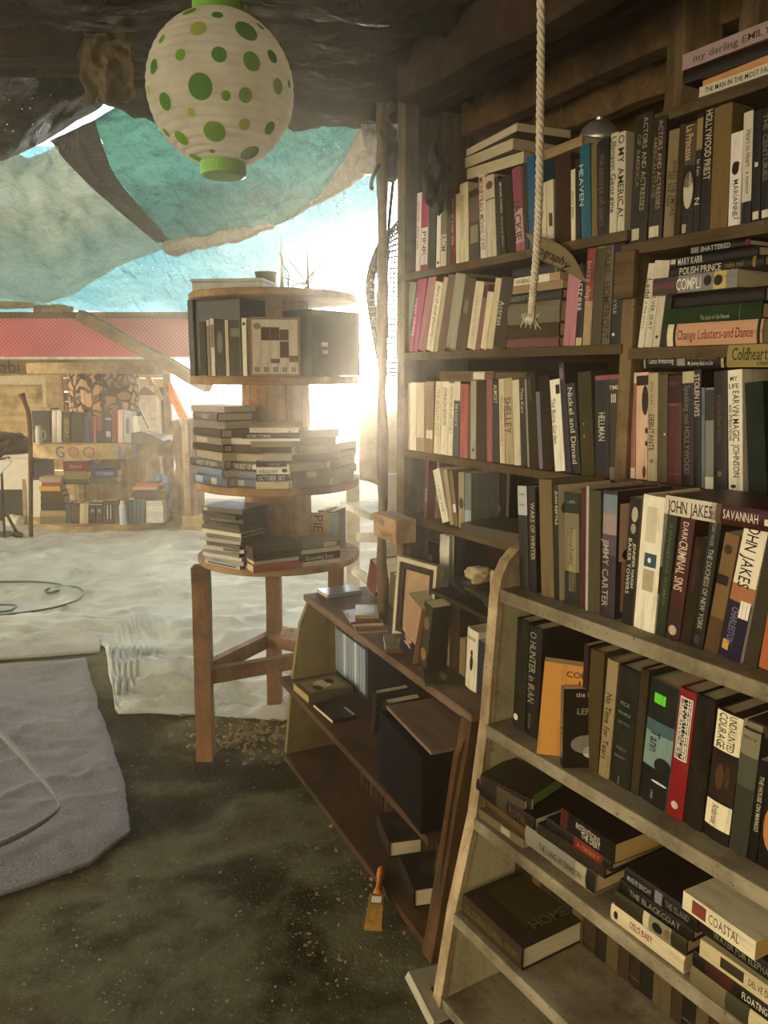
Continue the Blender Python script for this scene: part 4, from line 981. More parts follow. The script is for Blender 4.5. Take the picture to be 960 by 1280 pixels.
# ---- slanted bookcase rows
gG = 'books on the top shelf of the slanted bookcase'
row(T, 1.175, 1.02, "on slanted bookcase's top shelf", gG, [
 (650, 661.5, 647, 607, '#2a2c28', 'j', 'black spine with grey white top', [('b', .72, 1, '#b9b8b4'), ('x', 'OVER', .92, '#4a4a44', .6), ('x', 'THESE', .82, '#4a4a44', .6)]),
 (662, 671, 660, 608, '#232019', 'p', 'black spine with dripping white letters', [('t', 'WARS OF WINTER', .3, .85, '#c8bc98', .6, .6)]),
 (677, 693, 673.5, 599, '#86724e', 'h', 'tan cloth hardback'),
 (694, 699.5, 692, 606, '#28241a', 'p', 'thin black spined palm tree paperback', [('t', 'JEAN REPTILE', .3, .95, '#d8d0b0', .6, .6), ('c', 0, 1, 0, 1, '#cfc09a'), ('o', .8, .3, .08, .25, '#5a6a4a')]),
 (706, 724, 705.5, 615, '#8a7c58', 'p', 'tan spine with dark green head', [('b', .82, 1, '#2f3a2a'), ('b', 0, .3, '#2f3a2a'), ('k', .12, .68, '#a3946a', (.3, .8)), ('t', 'Historical Readings', .35, .68, '#2a2418', .5, .4), ('x', 'LARK', .92, '#a8a888', .6)]),
 (725, 731, 727, 610, '#6a2420', 'p', 'narrow dark red paperback'),
 (731.5, 735, 731, 607, '#b8a89c', 'p', 'very thin pale pink paperback'),
 (735.5, 750, 733.5, 612, '#5f5a40', 'h', 'plain olive cloth hardback'),
 (751, 768, 755, 612, '#4a3440', 'j', 'purple jacket with pale landscape top', [('b', .82, .97, '#7f8f98'), ('b', .66, .82, '#a8928c'), ('b', .5, .66, '#6a5a66'), ('t', 'JIMMY CARTER', .08, .62, '#b8aca0', .35, .5), ('c', .45, .9, .05, .9, '#d8b394'), ('c', .05, .45, .1, .9, '#c89a72'), ('o', .5, .5, .08, .4, '#5a2a24')]),
 (777, 790, 788, 621, '#1d1a15', 'p', 'black spine with skull top', [('v', .87, .55, .06, .3, '#b8ae98'), ('v', .76, .5, .04, .25, '#a89c84'), ('t', 'JENNIFER HAIGH', .2, .65, '#d8cfb4', .74, .3), ('t', 'BAKER TOWERS', .2, .68, '#d8cfb4', .3, .36), ('c', 0, 1, 0, 1, '#8f7f5c')]),
 (792, 818, 805, 618, '#e9e1c8', 'j', 'fat white jacket with small flag', [('k', .48, .58, '#3f6468', (.3, .85)), ('v', .53, .55, .02, .08, '#e8e4d4'), ('k', .3, .46, '#b8a888', (.3, .8)), ('k', .66, .92, '#d0c6a8', (.25, .75)), ('c', .3, .5, 0, .5, '#a8452e')]),
 (819, 831, 835, 641, '#2a3f20', 'p', 'dark green leaning paperback', [('t', 'A DANGEROUS WOMAN', .25, .92, '#6f8a58', .5, .4)]),
 (832, 849, 852, 644, '#641c16', 'j', 'dark red leaning jacket', [('t', 'CRIMINAL SINS', .4, .8, '#dcc8ae', .5, .7), ('t', 'DARK', .8, .95, '#dcc8ae', .5, .45), ('v', .08, .5, .04, .3, '#c8b498'), ('b', 0, .25, '#4a2c1e')]),
 (850, 863.5, 869.7, 671, '#3a291c', 'h', 'shorter dark brown leaning book', [('t', 'the old house', .3, .9, '#6a4a34', .5, .4)]),
 (864, 878, 888, 649, '#1f281d', 'j', 'greenish black leaning jacket', [('t', 'STUART WOODS', .8, .98, '#a8a888', .5, .5), ('t', 'THE DUCHESS OF NEW YORK', .15, .78, '#b8b498', .55, .5), ('v', .07, .5, .04, .3, '#5a3a5c')]),
 (880, 897, 907, 667, '#8a6a3c', 'p', 'mottled tan leaning paperback', [('v', .87, .4, .04, .3, '#5a3a20'), ('k', .58, .66, '#2a1d14', (0, .8)), ('b', 0, .3, '#6a4f26')]),
 (898, 926, 934, 644, '#e2d8bc', 'j', 'white and navy leaning jacket', [('t', 'JOHN JAKES', .5, .96, '#221d16', .5, .58), ('b', .4, .52, '#b87848'), ('b', 0, .4, '#1a1650'), ('t', 'CHARLESTON', .1, .36, '#8f88a8', .4, .35), ('k', .3, .42, '#e8e0d0', (.55, .95)), ('k', .05, .12, '#d8a848', (.1, .4))]),
 (929, 946, 958, 655, '#4a4430', 'h', 'dark olive leaning hardback'),
 (948, 990, 957, 756, '#c06a34', 'p', 'short orange leaning paperback'),
], w=.155)
book(M_lie(T, T.sx(1000, 1.255, 1.17), 1.165, T.onD(833, 641, 1.165)[1] - .002, 0), .034, T.sx(1000, 1.255, 1.165) - T.sx(833, 1.25, 1.165), .16, '#5f1a18', 'j', 'white and maroon jacket lying flat over the leaning row', [('b', .58, 1, '#cfc6ae'), ('b', .54, .62, '#7a5c40'), ('t', 'JOHN JAKES', .6, .97, '#2a241c', .5, .85), ('t', 'SAVANNAH', .26, .52, '#e0d4c0', .55, .7), ('k', .16, .22, '#e0d8c8', (.3, .6))], gG)
gH = 'books on the second shelf of the slanted bookcase'
row(T, 1.15, .70, "on slanted bookcase's second shelf", gH, [
 (641, 656, 647, 772, '#1f2a22', 'h', 'black green hardback with white blot', [('v', .1, .3, .03, .18, '#d8d2c0')]),
 (657, 672, 663, 781, '#1d1a14', 'j', 'black book with italic title', [('t', 'O HUNTER in IRAN', .3, .95, '#9a9278', .4, .6), ('t', 'arrow', .06, .2, '#8a826a', .4, .35)]),
], w=.14)
# rotated orange paperback, and the little one leaning on it
p0 = T.sx(672.5, .7, 1.12)
book(T.M() @ Matrix.Translation((p0, 1.118, .701)) @ Matrix.Rotation(math.radians(-46), 4, 'Z') @ Matrix.Rotation(math.radians(4), 4, 'Y') @ Matrix.Rotation(math.radians(-3), 4, 'X'), .022, .215, .145, '#d99a4c', 'p', 'orange paperback turned cover outward beside the small dark paperback', [('t', 'COLONIAL LIFE', .45, .8, '#5a3418', .5, .5), ('x', 'B', .92, '#5a3418', .5), ('w', 'COLONIAL', .87, .32, 1.0, '#4a2a14'), ('w', 'LIFE', .76, .5, .8, '#4a2a14')], gH)
p1 = T.sx(704, .7, 1.11)
book(T.M() @ Matrix.Translation((p1 - .012, 1.112, .702)) @ Matrix.Rotation(math.radians(-30), 4, 'Z') @ Matrix.Rotation(math.radians(-5), 4, 'Y'), .024, .165, .10, '#24201a', 'p', 'small dark paperback leaning against the orange one', [('b', .8, 1, '#6a6858'), ('t', 'OTHER STORIES', .1, .8, '#c8c2ae', .5, .5), ('w', 'the best', .9, .25, .75, '#c8c2ae'), ('w', 'LEFT', .68, .28, .66, '#a8a088'), ('o', .3, .5, .12, .35, '#8f8a7c'), ('o', .2, .6, .08, .2, '#d0c8b4')], gH)
row(T, 1.15, .70, "past the orange turned paperback", gH, [
 (724, 730, 731, 805, '#3f1c16', 'p', 'thin maroon paperback'),
 (730.5, 747, 739, 810, '#5d4c28', 'h', 'olive tan hardback'),
 (748, 761, 760, 823, '#a08c62', 'j', 'cream brown spine with script', [('t', 'No Time for Tears', .15, .72, '#3a2c18', .5, .6)]),
 (762, 787, 775, 831, '#1c2a26', 'h', 'dark teal hardback', [('x', 'PICK', .7, '#8a8870', .5), ('x', 'PEOPLE', .62, '#8a8870', .6), ('x', 'LINCOLN', .54, '#8a8870', .6), ('x', 'PERCY', .32, '#8a8870', .5), ('x', 'BENNETT', .25, '#8a8870', .6), ('x', 'I', .05, '#8a8870', .1)]),
 (788, 798, 799, 834, '#4a3d20', 'h', 'olive brown hardback'),
 (799, 832, 815, 848, '#7f9a92', 'j', 'misty blue green jacket with green sticker', [('b', .68, 1, '#20281f'), ('b', .58, .68, '#4f6f72'), ('b', .0, .3, '#1b1f1a'), ('v', .34, .75, .07, .3, '#1f261c'), ('k', .82, .9, '#5fd82a', (.2, .62)), ('t', 'Tann', .42, .6, '#2a3428', .4, .4), ('v', .2, .7, .01, .3, '#c8ccc0'), ('t', 'a novel', .05, .12, '#a8a894', .5, .2)]),
 (833, 853, 850.6, 859, '#a81420', 'j', 'scarlet jacket with boxed title', [('k', .46, .94, '#e0d8c4', (.12, .88)), ('k', .47, .93, '#1d1814', (.17, .83)), ('t', 'THE NEW REUBEN', .48, .92, '#e0d8c4', .68, .36), ('t', 'SANDWICHES', .5, .9, '#e0d8c4', .36, .3), ('v', .1, .5, .03, .22, '#d0b8a8')]),
 (854.5, 877, 872, 867, '#1c1610', 'h', 'plain black brown hardback'),
 (879, 910, 898, 885, '#1f1812', 'j', 'black jacket with cream panels', [('b', .7, .99, '#e0d4ae'), ('b', .1, .3, '#e0d4ae'), ('b', .33, .66, '#3a2818'), ('v', .5, .4, .1, .16, '#6a4428'), ('v', .52, .7, .09, .12, '#5a3a22'), ('t', 'COURAGE', .71, .98, '#2a2016', .3, .36), ('t', 'UNDAUNTED', .71, .98, '#2a2016', .68, .34), ('t', 'Ambrose', .12, .28, '#3a2c1c', .4, .3), ('c', .66, 1, 0, 1, '#e0d4ae'), ('w', 'BO', .8, .2, 1, '#2a2016')]),
 (911, 933, 927, 908, '#45473a', 'j', 'grey green misty jacket', [('b', .8, 1, '#8a8468'), ('x', 'NAVY', .94, '#4a4a38', .7), ('b', .55, .8, '#5d5f4c')]),
 (934, 945, 945, 947, '#15120f', 'p', 'slim black paperback', [('t', 'THE HOUSE ON MANGO', .3, .85, '#c8bc9c', .6, .55)]),
 (946, 975, 955, 930, '#17130f', 'p', 'black paperback with orange face', [('v', .35, .5, .2, .4, '#c8844c')]),
], w=.14)
# dark books lying along the back over that row
for i, (a, b, D_, z_, col, lab) in enumerate(((690, 960, 1.30, .94, '#3a2c1a', 'long dark brown book lying behind the dark teal hardback, under the top shelf'), (880, 1010, 1.22, .915, '#4a3c22', 'dusty olive book lying flat over the black brown hardback'), (800, 925, 1.28, .918, '#2d2416', 'dusty black book lying flat behind the misty jacket'))):
    s1 = T.sx(b, z_, D_); L = min(.24, s1 - T.sx(a, z_, D_))
    book(M_lie(T, s1, D_ - .06, z_ - .0, 3 * i - 3), .022, L, .10, col, 'h', lab, [('k', .2, .4, '#8a8068')], gH)

def lying(fr, D, xl, xr, ya, yb, col, kind, label, decs=(), w=.15, yaw=0, grp=None, pg='#d8c8a0', z=None, tilt=0):
    """a flat book: left end of its spine seen from ya (top) to yb (foot)"""
    sl, zb = fr.onD(xl, yb, D)
    if z is not None: zb = z
    zt = fr.onD(xl, ya, D)[1]; sr = fr.sx(xr, zb, D)
    return book(M_lie(fr, sr, D, zb, yaw, tilt), max(zt - zb, .008), sr - sl, w, col, kind, label, decs, grp, pg)
gI = 'books lying on the third shelf of the slanted bookcase'
Z3 = .476
def pile(D, z, items):
    for it in items:
        xl, xr, t_, col, kind, lab = it[:6]; decs = it[6] if len(it) > 6 else (); dD = it[7] if len(it) > 7 else 0; yaw = it[8] if len(it) > 8 else 0; w = it[9] if len(it) > 9 else .15; pg = it[10] if len(it) > 10 else '#cdb98a'
        sl = T.sx(xl, z, D + dD); sr = T.sx(xr, z, D + dD)
        book(M_lie(T, sr, D + dD, z, yaw), t_ - .0008, max(sr - sl, .1), w, col, kind, lab, decs, gI, pg); z += t_
    return z
pile(1.085, Z3, [
 (601, 655, .022, '#7a6c4c', 'p', 'worn grey paperback under the pile beside the cream end board', [('k', .3, .5, '#a89a78')], 0, 2),
 (597, 660, .03, '#6a4f2c', 'h', 'tan hardback between a worn paperback and a brown banded book', (), .012, -2),
 (596, 668, .038, '#2a221a', 'j', 'large dark book with brown band and white page end', [('b', .45, .62, '#4f4636'), ('t', 'ROYAL', .1, .4, '#7a5a3a')], 0, 0, .18, '#e6dcc0')])
book(M_lie(T, T.sx(662, .57, 1.10), 1.105, .568, 14), .026, .14, .12, '#4a4228', 'p', 'dark olive book with bright green page end on top of the banded book', (), gI, '#6f9a35')
for i in range(2):
    book(M_lie(T, -1.215 + .01 * i, 1.084 + .011 * i, .5675 + .001 * i, 5 + 6 * i), .02 + .006 * i, .14, .009, '#5f5038' if i == 0 else '#3a3020', 'p', ('thin brown booklet' if i == 0 else 'thin black booklet') + ' lying at the front beside the green ended book', (), gI)
pile(1.082, Z3, [
 (690, 744, .02, '#b39a68', 'p', 'cream based book under the grey jacket with black foot', (), .02, 0, .15),
 (657, 744, .044, '#8a8674', 'j', 'fat grey jacketed book with pale capitals and black foot', [('t', 'THE LONG AFTERNOON', .18, .78, '#3f3a2c', .45, .5), ('b', 0, .12, '#26251f'), ('b', .12, .26, '#a39c80')], 0, 0, .17, '#d9c48e'),
 (675, 756, .026, '#322a1a', 'h', 'plain dark olive hardback above the grey jacket', (), .004, 2, .16),
 (683, 764, .024, '#221c15', 'j', 'black book with a red band below the black paperback', [('b', .12, .55, '#8a2c1c'), ('t', 'A DESERT', .15, .5, '#c87a50', .5, .5)], .0, 0, .16),
 (698, 768, .042, '#1f1a14', 'p', 'black paperback with white title on top of the red banded book', [('t', 'THE DEBT', .25, .6, '#c8bfa4', .3, .35), ('t', 'INTENTIONS', .25, .7, '#c8bfa4', .62, .35), ('b', .86, 1, '#6a201c')], -.004, -2, .15, '#cfa868')])
pile(1.078, Z3, [
 (764, 855, .034, '#d0c09a', 'j', 'cream book with red rubber lettering at foot of the pile', [('t', 'OSLO BABY', .4, .72, '#a03a34', .6, .5), ('v', .92, .5, .03, .25, '#3a3020')], 0, 0, .16),
 (770, 858, .032, '#40381f', 'j', 'olive jacket with battle picture', [('b', .2, .5, '#8f8a68'), ('v', .38, .5, .07, .3, '#241e14'), ('v', .25, .5, .04, .3, '#9a6a44'), ('b', .5, .58, '#c8bc98')], .002, 1, .16),
 (775, 866, .026, '#191612', 'j', 'black book lettered in grey below another black one', [('t', 'THE BLACKCOAT', .15, .85, '#9a9484', .5, .5)], .004, 0, .16),
 (781, 872, .034, '#1b1814', 'j', 'black book with lilac flower on top of its pile', [('t', 'MAEVE BINCHY', .6, .95, '#a8a090', .5, .5), ('k', .46, .56, '#8a7f8c'), ('t', 'THE ISLAND', .1, .42, '#8a8474', .5, .5)], .0, 0, .17, '#cdb98a')])
pile(1.072, Z3, [
 (863, 980, .034, '#7d7350', 'j', 'greenish cream book with rocky picture at foot of last pile', [('b', .0, .35, '#c8b98c'), ('b', .35, .6, '#4a4a30')], 0, 0, .16),
 (866, 985, .03, '#1b1511', 'j', 'black book with maroon panel and white city title', [('k', .55, .85, '#5a1c18', (.1, .9)), ('t', 'FLOATING CITY', .05, .45, '#d8ceb0', .5, .7)], .0, 0, .16),
 (874, 990, .032, '#c4b689', 'p', 'cream book with black ornament above the city book', [('k', .5, .76, '#4a3f2a', (.2, .8)), ('t', 'DELVE DEEPER', .1, .45, '#4a3f2a', .5, .6)], -.004, 0, .15),
 (868, 990, .03, '#17140f', 'j', 'black book below the cream one on top of last pile', [('t', 'WATER FOR ELEPHANTS', .1, .8, '#8a8474', .5, .5)], .004, -2, .15),
 (849, 943, .034, '#d8cca6', 'p', 'cream paperback with red stamp crowning the last pile', [('k', .66, .86, '#9a4a3c'), ('t', 'COASTAL', .2, .62, '#6a5a3c', .5, .6)], -.01, -3, .13, '#d8ac58')])
# fourth shelf: one big book, and the dim row behind
lying(T, 1.03, 578.5, 652.5, 1117, 1136, '#41371f', 'h', 'big dusty brown hardback lying alone on the fourth slanted shelf', [('t', 'SOUTHERN LIVING', .3, .95, '#7a6a44', .5, .5), ('t', 'RECIPES', .03, .25, '#7a6a44', .5, .5), ('c', .25, .92, .25, .9, '#5a4a26'), ('w', 'HOME', .15, .3, .8, '#8a7a4c')], .21, 0, 'books on the fourth slanted shelf', '#e2d6b0', .2475)
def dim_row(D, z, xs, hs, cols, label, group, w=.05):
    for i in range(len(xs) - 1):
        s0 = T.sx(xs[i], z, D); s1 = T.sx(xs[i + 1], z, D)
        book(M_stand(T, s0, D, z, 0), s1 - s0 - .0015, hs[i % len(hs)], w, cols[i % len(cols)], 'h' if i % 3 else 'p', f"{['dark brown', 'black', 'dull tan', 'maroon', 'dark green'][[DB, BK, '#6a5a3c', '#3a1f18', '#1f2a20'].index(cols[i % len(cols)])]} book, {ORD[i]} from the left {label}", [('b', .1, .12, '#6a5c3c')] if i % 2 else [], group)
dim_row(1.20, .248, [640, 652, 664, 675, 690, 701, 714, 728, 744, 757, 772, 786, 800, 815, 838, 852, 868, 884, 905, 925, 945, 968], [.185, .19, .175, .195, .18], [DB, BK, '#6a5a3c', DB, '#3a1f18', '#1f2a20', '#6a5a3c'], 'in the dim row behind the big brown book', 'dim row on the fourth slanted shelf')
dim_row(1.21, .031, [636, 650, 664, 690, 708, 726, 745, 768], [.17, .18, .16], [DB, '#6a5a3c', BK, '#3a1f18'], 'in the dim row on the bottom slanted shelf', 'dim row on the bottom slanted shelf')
# ================================================================== LOW CABINET CONTENTS
def KS(s, d, z, lean=0, yaw=0, t=0): return M_stand(K, s, d, z, lean, yaw, t)
gK = 'books standing on the low cabinet'
ZT = .6625
def kz(px, py, z):                       # cabinet coordinates of a pixel on height z
    g = ground(px, py, z); v = Vector((g.x, g.y)) - K.o
    return v.dot(K.ax), v.dot(K.ay)
def FL(x0, y0, x1, y1, z):               # flat book whose spine runs between two pixels at height z
    a, b = ground(x0, y0, z), ground(x1, y1, z); d = b - a
    return Matrix.Translation(b) @ Matrix.Rotation(math.atan2(d.y, d.x), 4, 'Z') @ Matrix(((0, 0, -1, 0), (0, 1, 0, 0), (1, 0, 0, 0), (0, 0, 0, 1))), d.length
# disc sleeves row on the middle shelf
s, d_ = kz(417, 838, .336)
for i in range(13):
    t_ = .022
    o = book(KS(s, d_, .336, 0, 0, t_), t_, .205, .13, ('#97a3ac' if i % 4 else '#c3c9cc') if i < 12 else '#4a5058', 'p', f"slim pale blue disc case, {ORD[i]} from the left in the low cabinet row", [('b', .9, .97, '#2a3140'), ('b', .0, .06, '#2a3140')] , 'pale blue disc cases in the low cabinet', '#30343a', 'disc_case', 'disc case')
    s += t_ + .004
book(FL(386, 881, 441, 869, .336)[0], .034, FL(386, 881, 441, 869, .336)[1], .15, '#6f6040', 'j', 'hardback with flower picture lying at the left of the cabinet shelf', [('c', .1, .9, .12, .85, '#8f8562'), ('o', .5, .5, .18, .25, '#c8bc94'), ('o', .66, .35, .1, .16, '#3a3322'), ('o', .3, .6, .1, .16, '#2f2a1c')], 'books lying on the cabinet shelf', '#a8905c')
book(FL(416, 905, 446, 898, .336)[0], .012, FL(416, 905, 446, 898, .336)[1], .16, '#2a2418', 'p', 'thin black booklet with white corner lying on the cabinet shelf', [('c', .02, .12, .05, .5, '#b8b4a4')], 'books lying on the cabinet shelf')
for i, (a, lean, col) in enumerate(((.56, .16, '#2d2617'), (.62, .3, '#211c13'), (.69, .42, '#37301d'))):
    book(KS(a, .12, .336, lean, 0, .028), .028, .15, .12, col, 'h', f"{['dark brown', 'black', 'olive black'][i]} book slumped beside the black box in the cabinet", (), 'books slumped in the cabinet')
# black box
M['black_board'] = simple('black_card', '#0c0a07', .8, .1, 30, .4)
r_ = empty('file_box', K.M() @ Matrix.Translation((.87, .0, .336)) @ Matrix.Rotation(math.radians(-4), 4, 'Z')); tag(r_, 'large black box standing at the right end of the cabinet shelf', 'box')
part('body', M['black_board'], r_, lambda bm: box(bm, 0, .30, .006, .24, 0, .215, .004))
part('lid', M['cab_top'], r_, lambda bm: box(bm, -.004, .304, .03, .245, .215, .226, .003))
# lower shelf: bricks of books and the slumped things
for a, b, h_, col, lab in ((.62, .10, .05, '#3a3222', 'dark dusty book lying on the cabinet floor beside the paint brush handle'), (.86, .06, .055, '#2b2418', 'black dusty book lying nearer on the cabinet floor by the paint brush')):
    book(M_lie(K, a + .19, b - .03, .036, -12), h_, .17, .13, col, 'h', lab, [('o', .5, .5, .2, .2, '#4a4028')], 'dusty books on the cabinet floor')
for i in range(15):
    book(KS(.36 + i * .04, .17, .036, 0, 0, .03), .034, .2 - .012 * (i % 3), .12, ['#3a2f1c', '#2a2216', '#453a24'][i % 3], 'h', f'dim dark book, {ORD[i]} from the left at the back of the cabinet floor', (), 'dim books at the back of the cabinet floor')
for i, (a, ln) in enumerate(((.98, .25), (1.04, .3))):
    book(KS(a, .12, .036, ln, 0, .03), .03, .2, .13, ['#2f2717', '#4a3c22'][i], 'h', ['black brown hardback tilted under the black box', 'brown hardback tilted under the black box by the post'][i], (), 'tilted books on the cabinet floor')
# on the top board
M['blue_grey'] = simple('blue_grey_card', '#8f9aa0', .5, .4)
def kstack(items, s, d, z, yaw0, grp):
    for i, (L, w, t_, col, kind, lab, decs, yaw) in enumerate(items):
        book(M_lie(K, s + L / 2 + .006 * math.sin(i * 7), d + .004 * math.cos(i * 5), z, yaw0 + yaw), t_ - .0006, L, w, col, kind, lab, decs, grp, '#bca77c'); z += t_
    return z
PM, PL = FL(446, 792, 486, 790, ZT)
zz = 0
for i, (L, w_, t_, col, lab, dc, yw) in enumerate(((PL, .17, .006, '#8c8880', 'bottom worn magazine of the pile on the cabinet top', [], 0), (PL * .95, .16, .008, '#9a5a44', 'rusty booklet low in the pile on the cabinet top', [], 3), (PL * .95, .15, .009, '#b0a88f', 'grey booklet in the middle of the cabinet top pile', [], -6), (PL * .9, .15, .008, '#7d4b3a', 'brown red booklet high in the cabinet top pile', [], 4), (PL * .75, .12, .014, '#9c8f66', 'small tan book crowning the cabinet top pile', [('c', .2, .8, .2, .8, '#b8b8a8')], -8))):
    book(Matrix.Translation((0, 0, zz)) @ PM @ Matrix.Rotation(math.radians(yw), 4, 'X') @ Matrix.Translation((0, .012 * i, .008 * i)), t_ - .0006, L, w_, col, 'p', lab, dc, 'booklets piled on the cabinet top', '#bca77c'); zz += t_
book(FL(409, 748, 452, 742, ZT)[0], .014, FL(409, 748, 452, 742, ZT)[1], .10, '#8f9aa4', 'p', 'blue grey flat case lying at the far end of the cabinet top', [], 'flat cases on the cabinet top')
M['clear'] = None
book(FL(482, 817, 537, 816, ZT)[0], .016, FL(482, 817, 537, 816, ZT)[1], .14, '#6f6744', 'p', 'olive flat book with pale smudge lying mid cabinet top', [('o', .6, .5, .1, .2, '#a09468'), ('o', .4, .4, .08, .2, '#8f8258')], 'flat books on the cabinet top')
book(FL(531, 858, 581, 858, ZT)[0], .006, FL(531, 858, 581, 858, ZT)[1], .15, '#5d563a', 'p', 'thin dark olive folder lying at the near end of the cabinet top', [('o', .5, .4, .1, .2, '#8a8058'), ('o', .3, .7, .06, .2, '#7a7048')], 'flat books on the cabinet top')
# upright row at the back of the top board (spines toward the room)
kit = [ # bottom-left px, right px, top px and y, d, kind, colour, label, decs, w
 (458, 470, 463, 707, .33, 'h', '#8f4a3a', 'worn red hardback standing first on the cabinet top', []),
 (470.5, 485, 474, 716, .33, 'p', '#a9a79a', 'black and white picture paperback beside the worn red hardback', [('v', .6, .5, .2, .35, '#3a3a34'), ('v', .3, .5, .15, .3, '#57574e')]),
 (486, 494, 488, 717, .33, 'h', '#6b6842', 'narrow olive hardback between picture paperback and framed picture', []),
 (499, 517, 510, 752, .125, 'p', '#b08a64', 'tan and black leaning paperback in front of the framed picture', [('b', .0, .35, '#2a1a16'), ('t', 'JIM', .18, .4, '#c8a890', .5, .6)]),
 (518, 533, 526, 752, .14, 'p', '#4a452e', 'dark mottled leaning paperback beside the tan and black one', [('v', .7, .5, .1, .3, '#86744e'), ('v', .2, .5, .1, .3, '#a07a4c')]),
 (536, 552, 541, 745, .205, 'j', '#6a5440', 'broad brown jacketed book under the dark board', [('v', .5, .5, .2, .3, '#7a4a40'), ('b', .1, .2, '#3a2c20')]),
 (552.5, 558, 555, 746, .205, 'h', '#7d6c48', 'tan hardback with worn foot under the dark board', [('b', .0, .4, '#a3946a')]),
 (558.5, 573, 561, 746, .205, 'h', '#45362a', 'wide dark brown hardback under the dark board', []),
 (573.5, 581, 575, 797, .205, 'p', '#8a7a54', 'short mottled tan paperback beside the white picture book', []),
 (581.5, 595, 585, 784, .18, 'j', '#cfc6ac', 'white picture book with a dark figure near the cream end panel', [('v', .45, .55, .13, .14, '#3a342a'), ('v', .62, .55, .05, .1, '#4a3a2c'), ('x', 'GOOD', .85, '#5a5040', .7)]),
 (596, 608, 598, 800, .18, 'p', '#2f3c4a', 'dark blue paperback next to the white picture book', []),
]
pr = -9
for x0, x1, xt, yt, d, kd, col, lab, dc in kit:
    s0, s1 = K.sx(x0, ZT, d), K.sx(x1, ZT, d); st, zt = K.onD(xt, yt, d); ln = math.atan2(st - s0, zt - ZT); h_ = math.hypot(st - s0, zt - ZT)
    s0 = max(s0, pr); t_ = max((s1 - s0) * math.cos(ln) - .001, .008); pr = s0 + t_ / math.cos(ln) + .0005
    book(KS(s0, d, ZT, ln, 0, t_), t_, h_, .06 if d < .15 else .12, col, kd, lab, dc, gK)
# framed picture
M['frame_cream'] = simple('cream_frame', '#c6bb98', .7, .3, 40, .3); M['mat_tan'] = simple('tan_print', '#a88a64', .6, .3, 15, .3)
r_ = empty('picture_frame', K.M() @ Matrix.Translation((K.sx(490, ZT, .195), .195, ZT)) @ Matrix.Rotation(math.radians(14), 4, 'Z') @ Matrix.Rotation(math.radians(-5), 4, 'X') @ Matrix.Diagonal((1.1, 1, 1.2, 1))); tag(r_, 'cream and dark framed picture standing among the books on the cabinet', 'picture frame')
def ring(bm, a, b, y0, y1, W_, H_):
    for x0, x1, z0, z1 in ((a, b, a, H_ - a), (W_ - b, W_ - a, a, H_ - a), (b, W_ - b, a, b), (b, W_ - b, H_ - b, H_ - a)): box(bm, x0, x1, y0, y1, z0, z1)
part('frame', M['frame_cream'], r_, lambda bm: ring(bm, 0, .012, 0, .03, .17, .215))
part('inner_frame', M['backing'], r_, lambda bm: ring(bm, .012, .03, .004, .02, .17, .215))
part('picture', M['mat_tan'], r_, lambda bm: box(bm, .03, .14, .012, .016, .03, .185))
# dark board, discs and odds above the row
o = part('dark_board', M['backing'], None, lambda bm: box(bm, 0, .36, 0, .2, 0, .012, .002)); o.matrix_world = K.M() @ Matrix.Translation((K.sx(545, ZT + .2, .22), .2, K.onD(545, 745, .2)[1] + .001)); tag(o, 'dark board laid across the standing books on the cabinet', 'board')
M['shiny'] = simple('glossy_sleeve', '#3d4654', .18, .6, 10, .4)
for i, (s, d, z, yw, col, lab) in enumerate(((K.sx(550, .9, .25), .25, K.onD(545, 745, .2)[1] + .0135, -12, '#39424f', 'shiny dark disc case lying on the dark board'), (K.sx(575, .9, .24), .24, K.onD(545, 745, .2)[1] + .014, -20, '#4d4a38', 'olive disc case overlapping on the dark board'), (K.sx(577, .9, .24), .245, K.onD(545, 745, .2)[1] + .0275, -5, '#454232', 'upper olive disc case on the dark board'))):
    bk = book(M_lie(K, s + .15, d, z, yw), .012, .17, .13, col, 'p', lab, [('c', .3, .7, .2, .8, '#8f9bb0')] if i == 0 else [], 'disc cases on the dark board', '#2a2a28', 'disc_case', 'disc case')
# face-out black book, pale strip, cube and crumpled paper under the lowest shelf
def face_out(fr, s, d, z, t_, h_, w_, col, lab, decs, yaw=-88):
    return book(fr.M() @ Matrix.Translation((s, d, z)) @ Matrix.Rotation(math.radians(yaw), 4, 'Z'), t_, h_, w_, col, 'j', lab, decs, 'books under the lowest tall shelf')
sA, zA = T.onD(532, 745, 1.50)
face_out(T, T.sx(527, .85, 1.5), 1.5, .6635, .024, T.onD(530, 671, 1.5)[1] - .6635, .165, '#1d1a16', 'black face-out novel with white title under the lowest shelf', [('w', 'ALONG', .58, .2, .88, '#c8c0ac'), ('w', 'CAME A', .47, .2, .88, '#c8c0ac'), ('c', .9, .96, .78, .95, '#b8404a'), ('o', .8, .5, .04, .07, '#8a8474')])
M['white_card'] = simple('white_card', '#ddd6c6', .8, .2, 20, .15)
face_out(T, T.sx(557, .85, 1.49), 1.485, .6635, .02, T.onD(560, 667, 1.49)[1] - .6635, .05, '#e3ded0', 'narrow white strip put in for the bright gap beside the black face-out novel', [])  # white strip added in place of a bright gap
r_ = part('small_carton', M['card'], None, lambda bm: box(bm, 0, .05, 0, .05, 0, .055, .002)); r_.matrix_world = K.M() @ Matrix.Translation((.98, .30, ZT + .2395)) @ Matrix.Rotation(.4, 4, 'Z'); tag(r_, 'small kraft carton beside the rounded cream end panel', 'carton')
bm = bmesh.new(); bmesh.ops.create_icosphere(bm, subdivisions=4, radius=.04)
for v in bm.verts: v.co *= 1 + .35 * fbm(v.co.x * 40, v.co.y * 40, v.co.z * 40); v.co.z *= .6
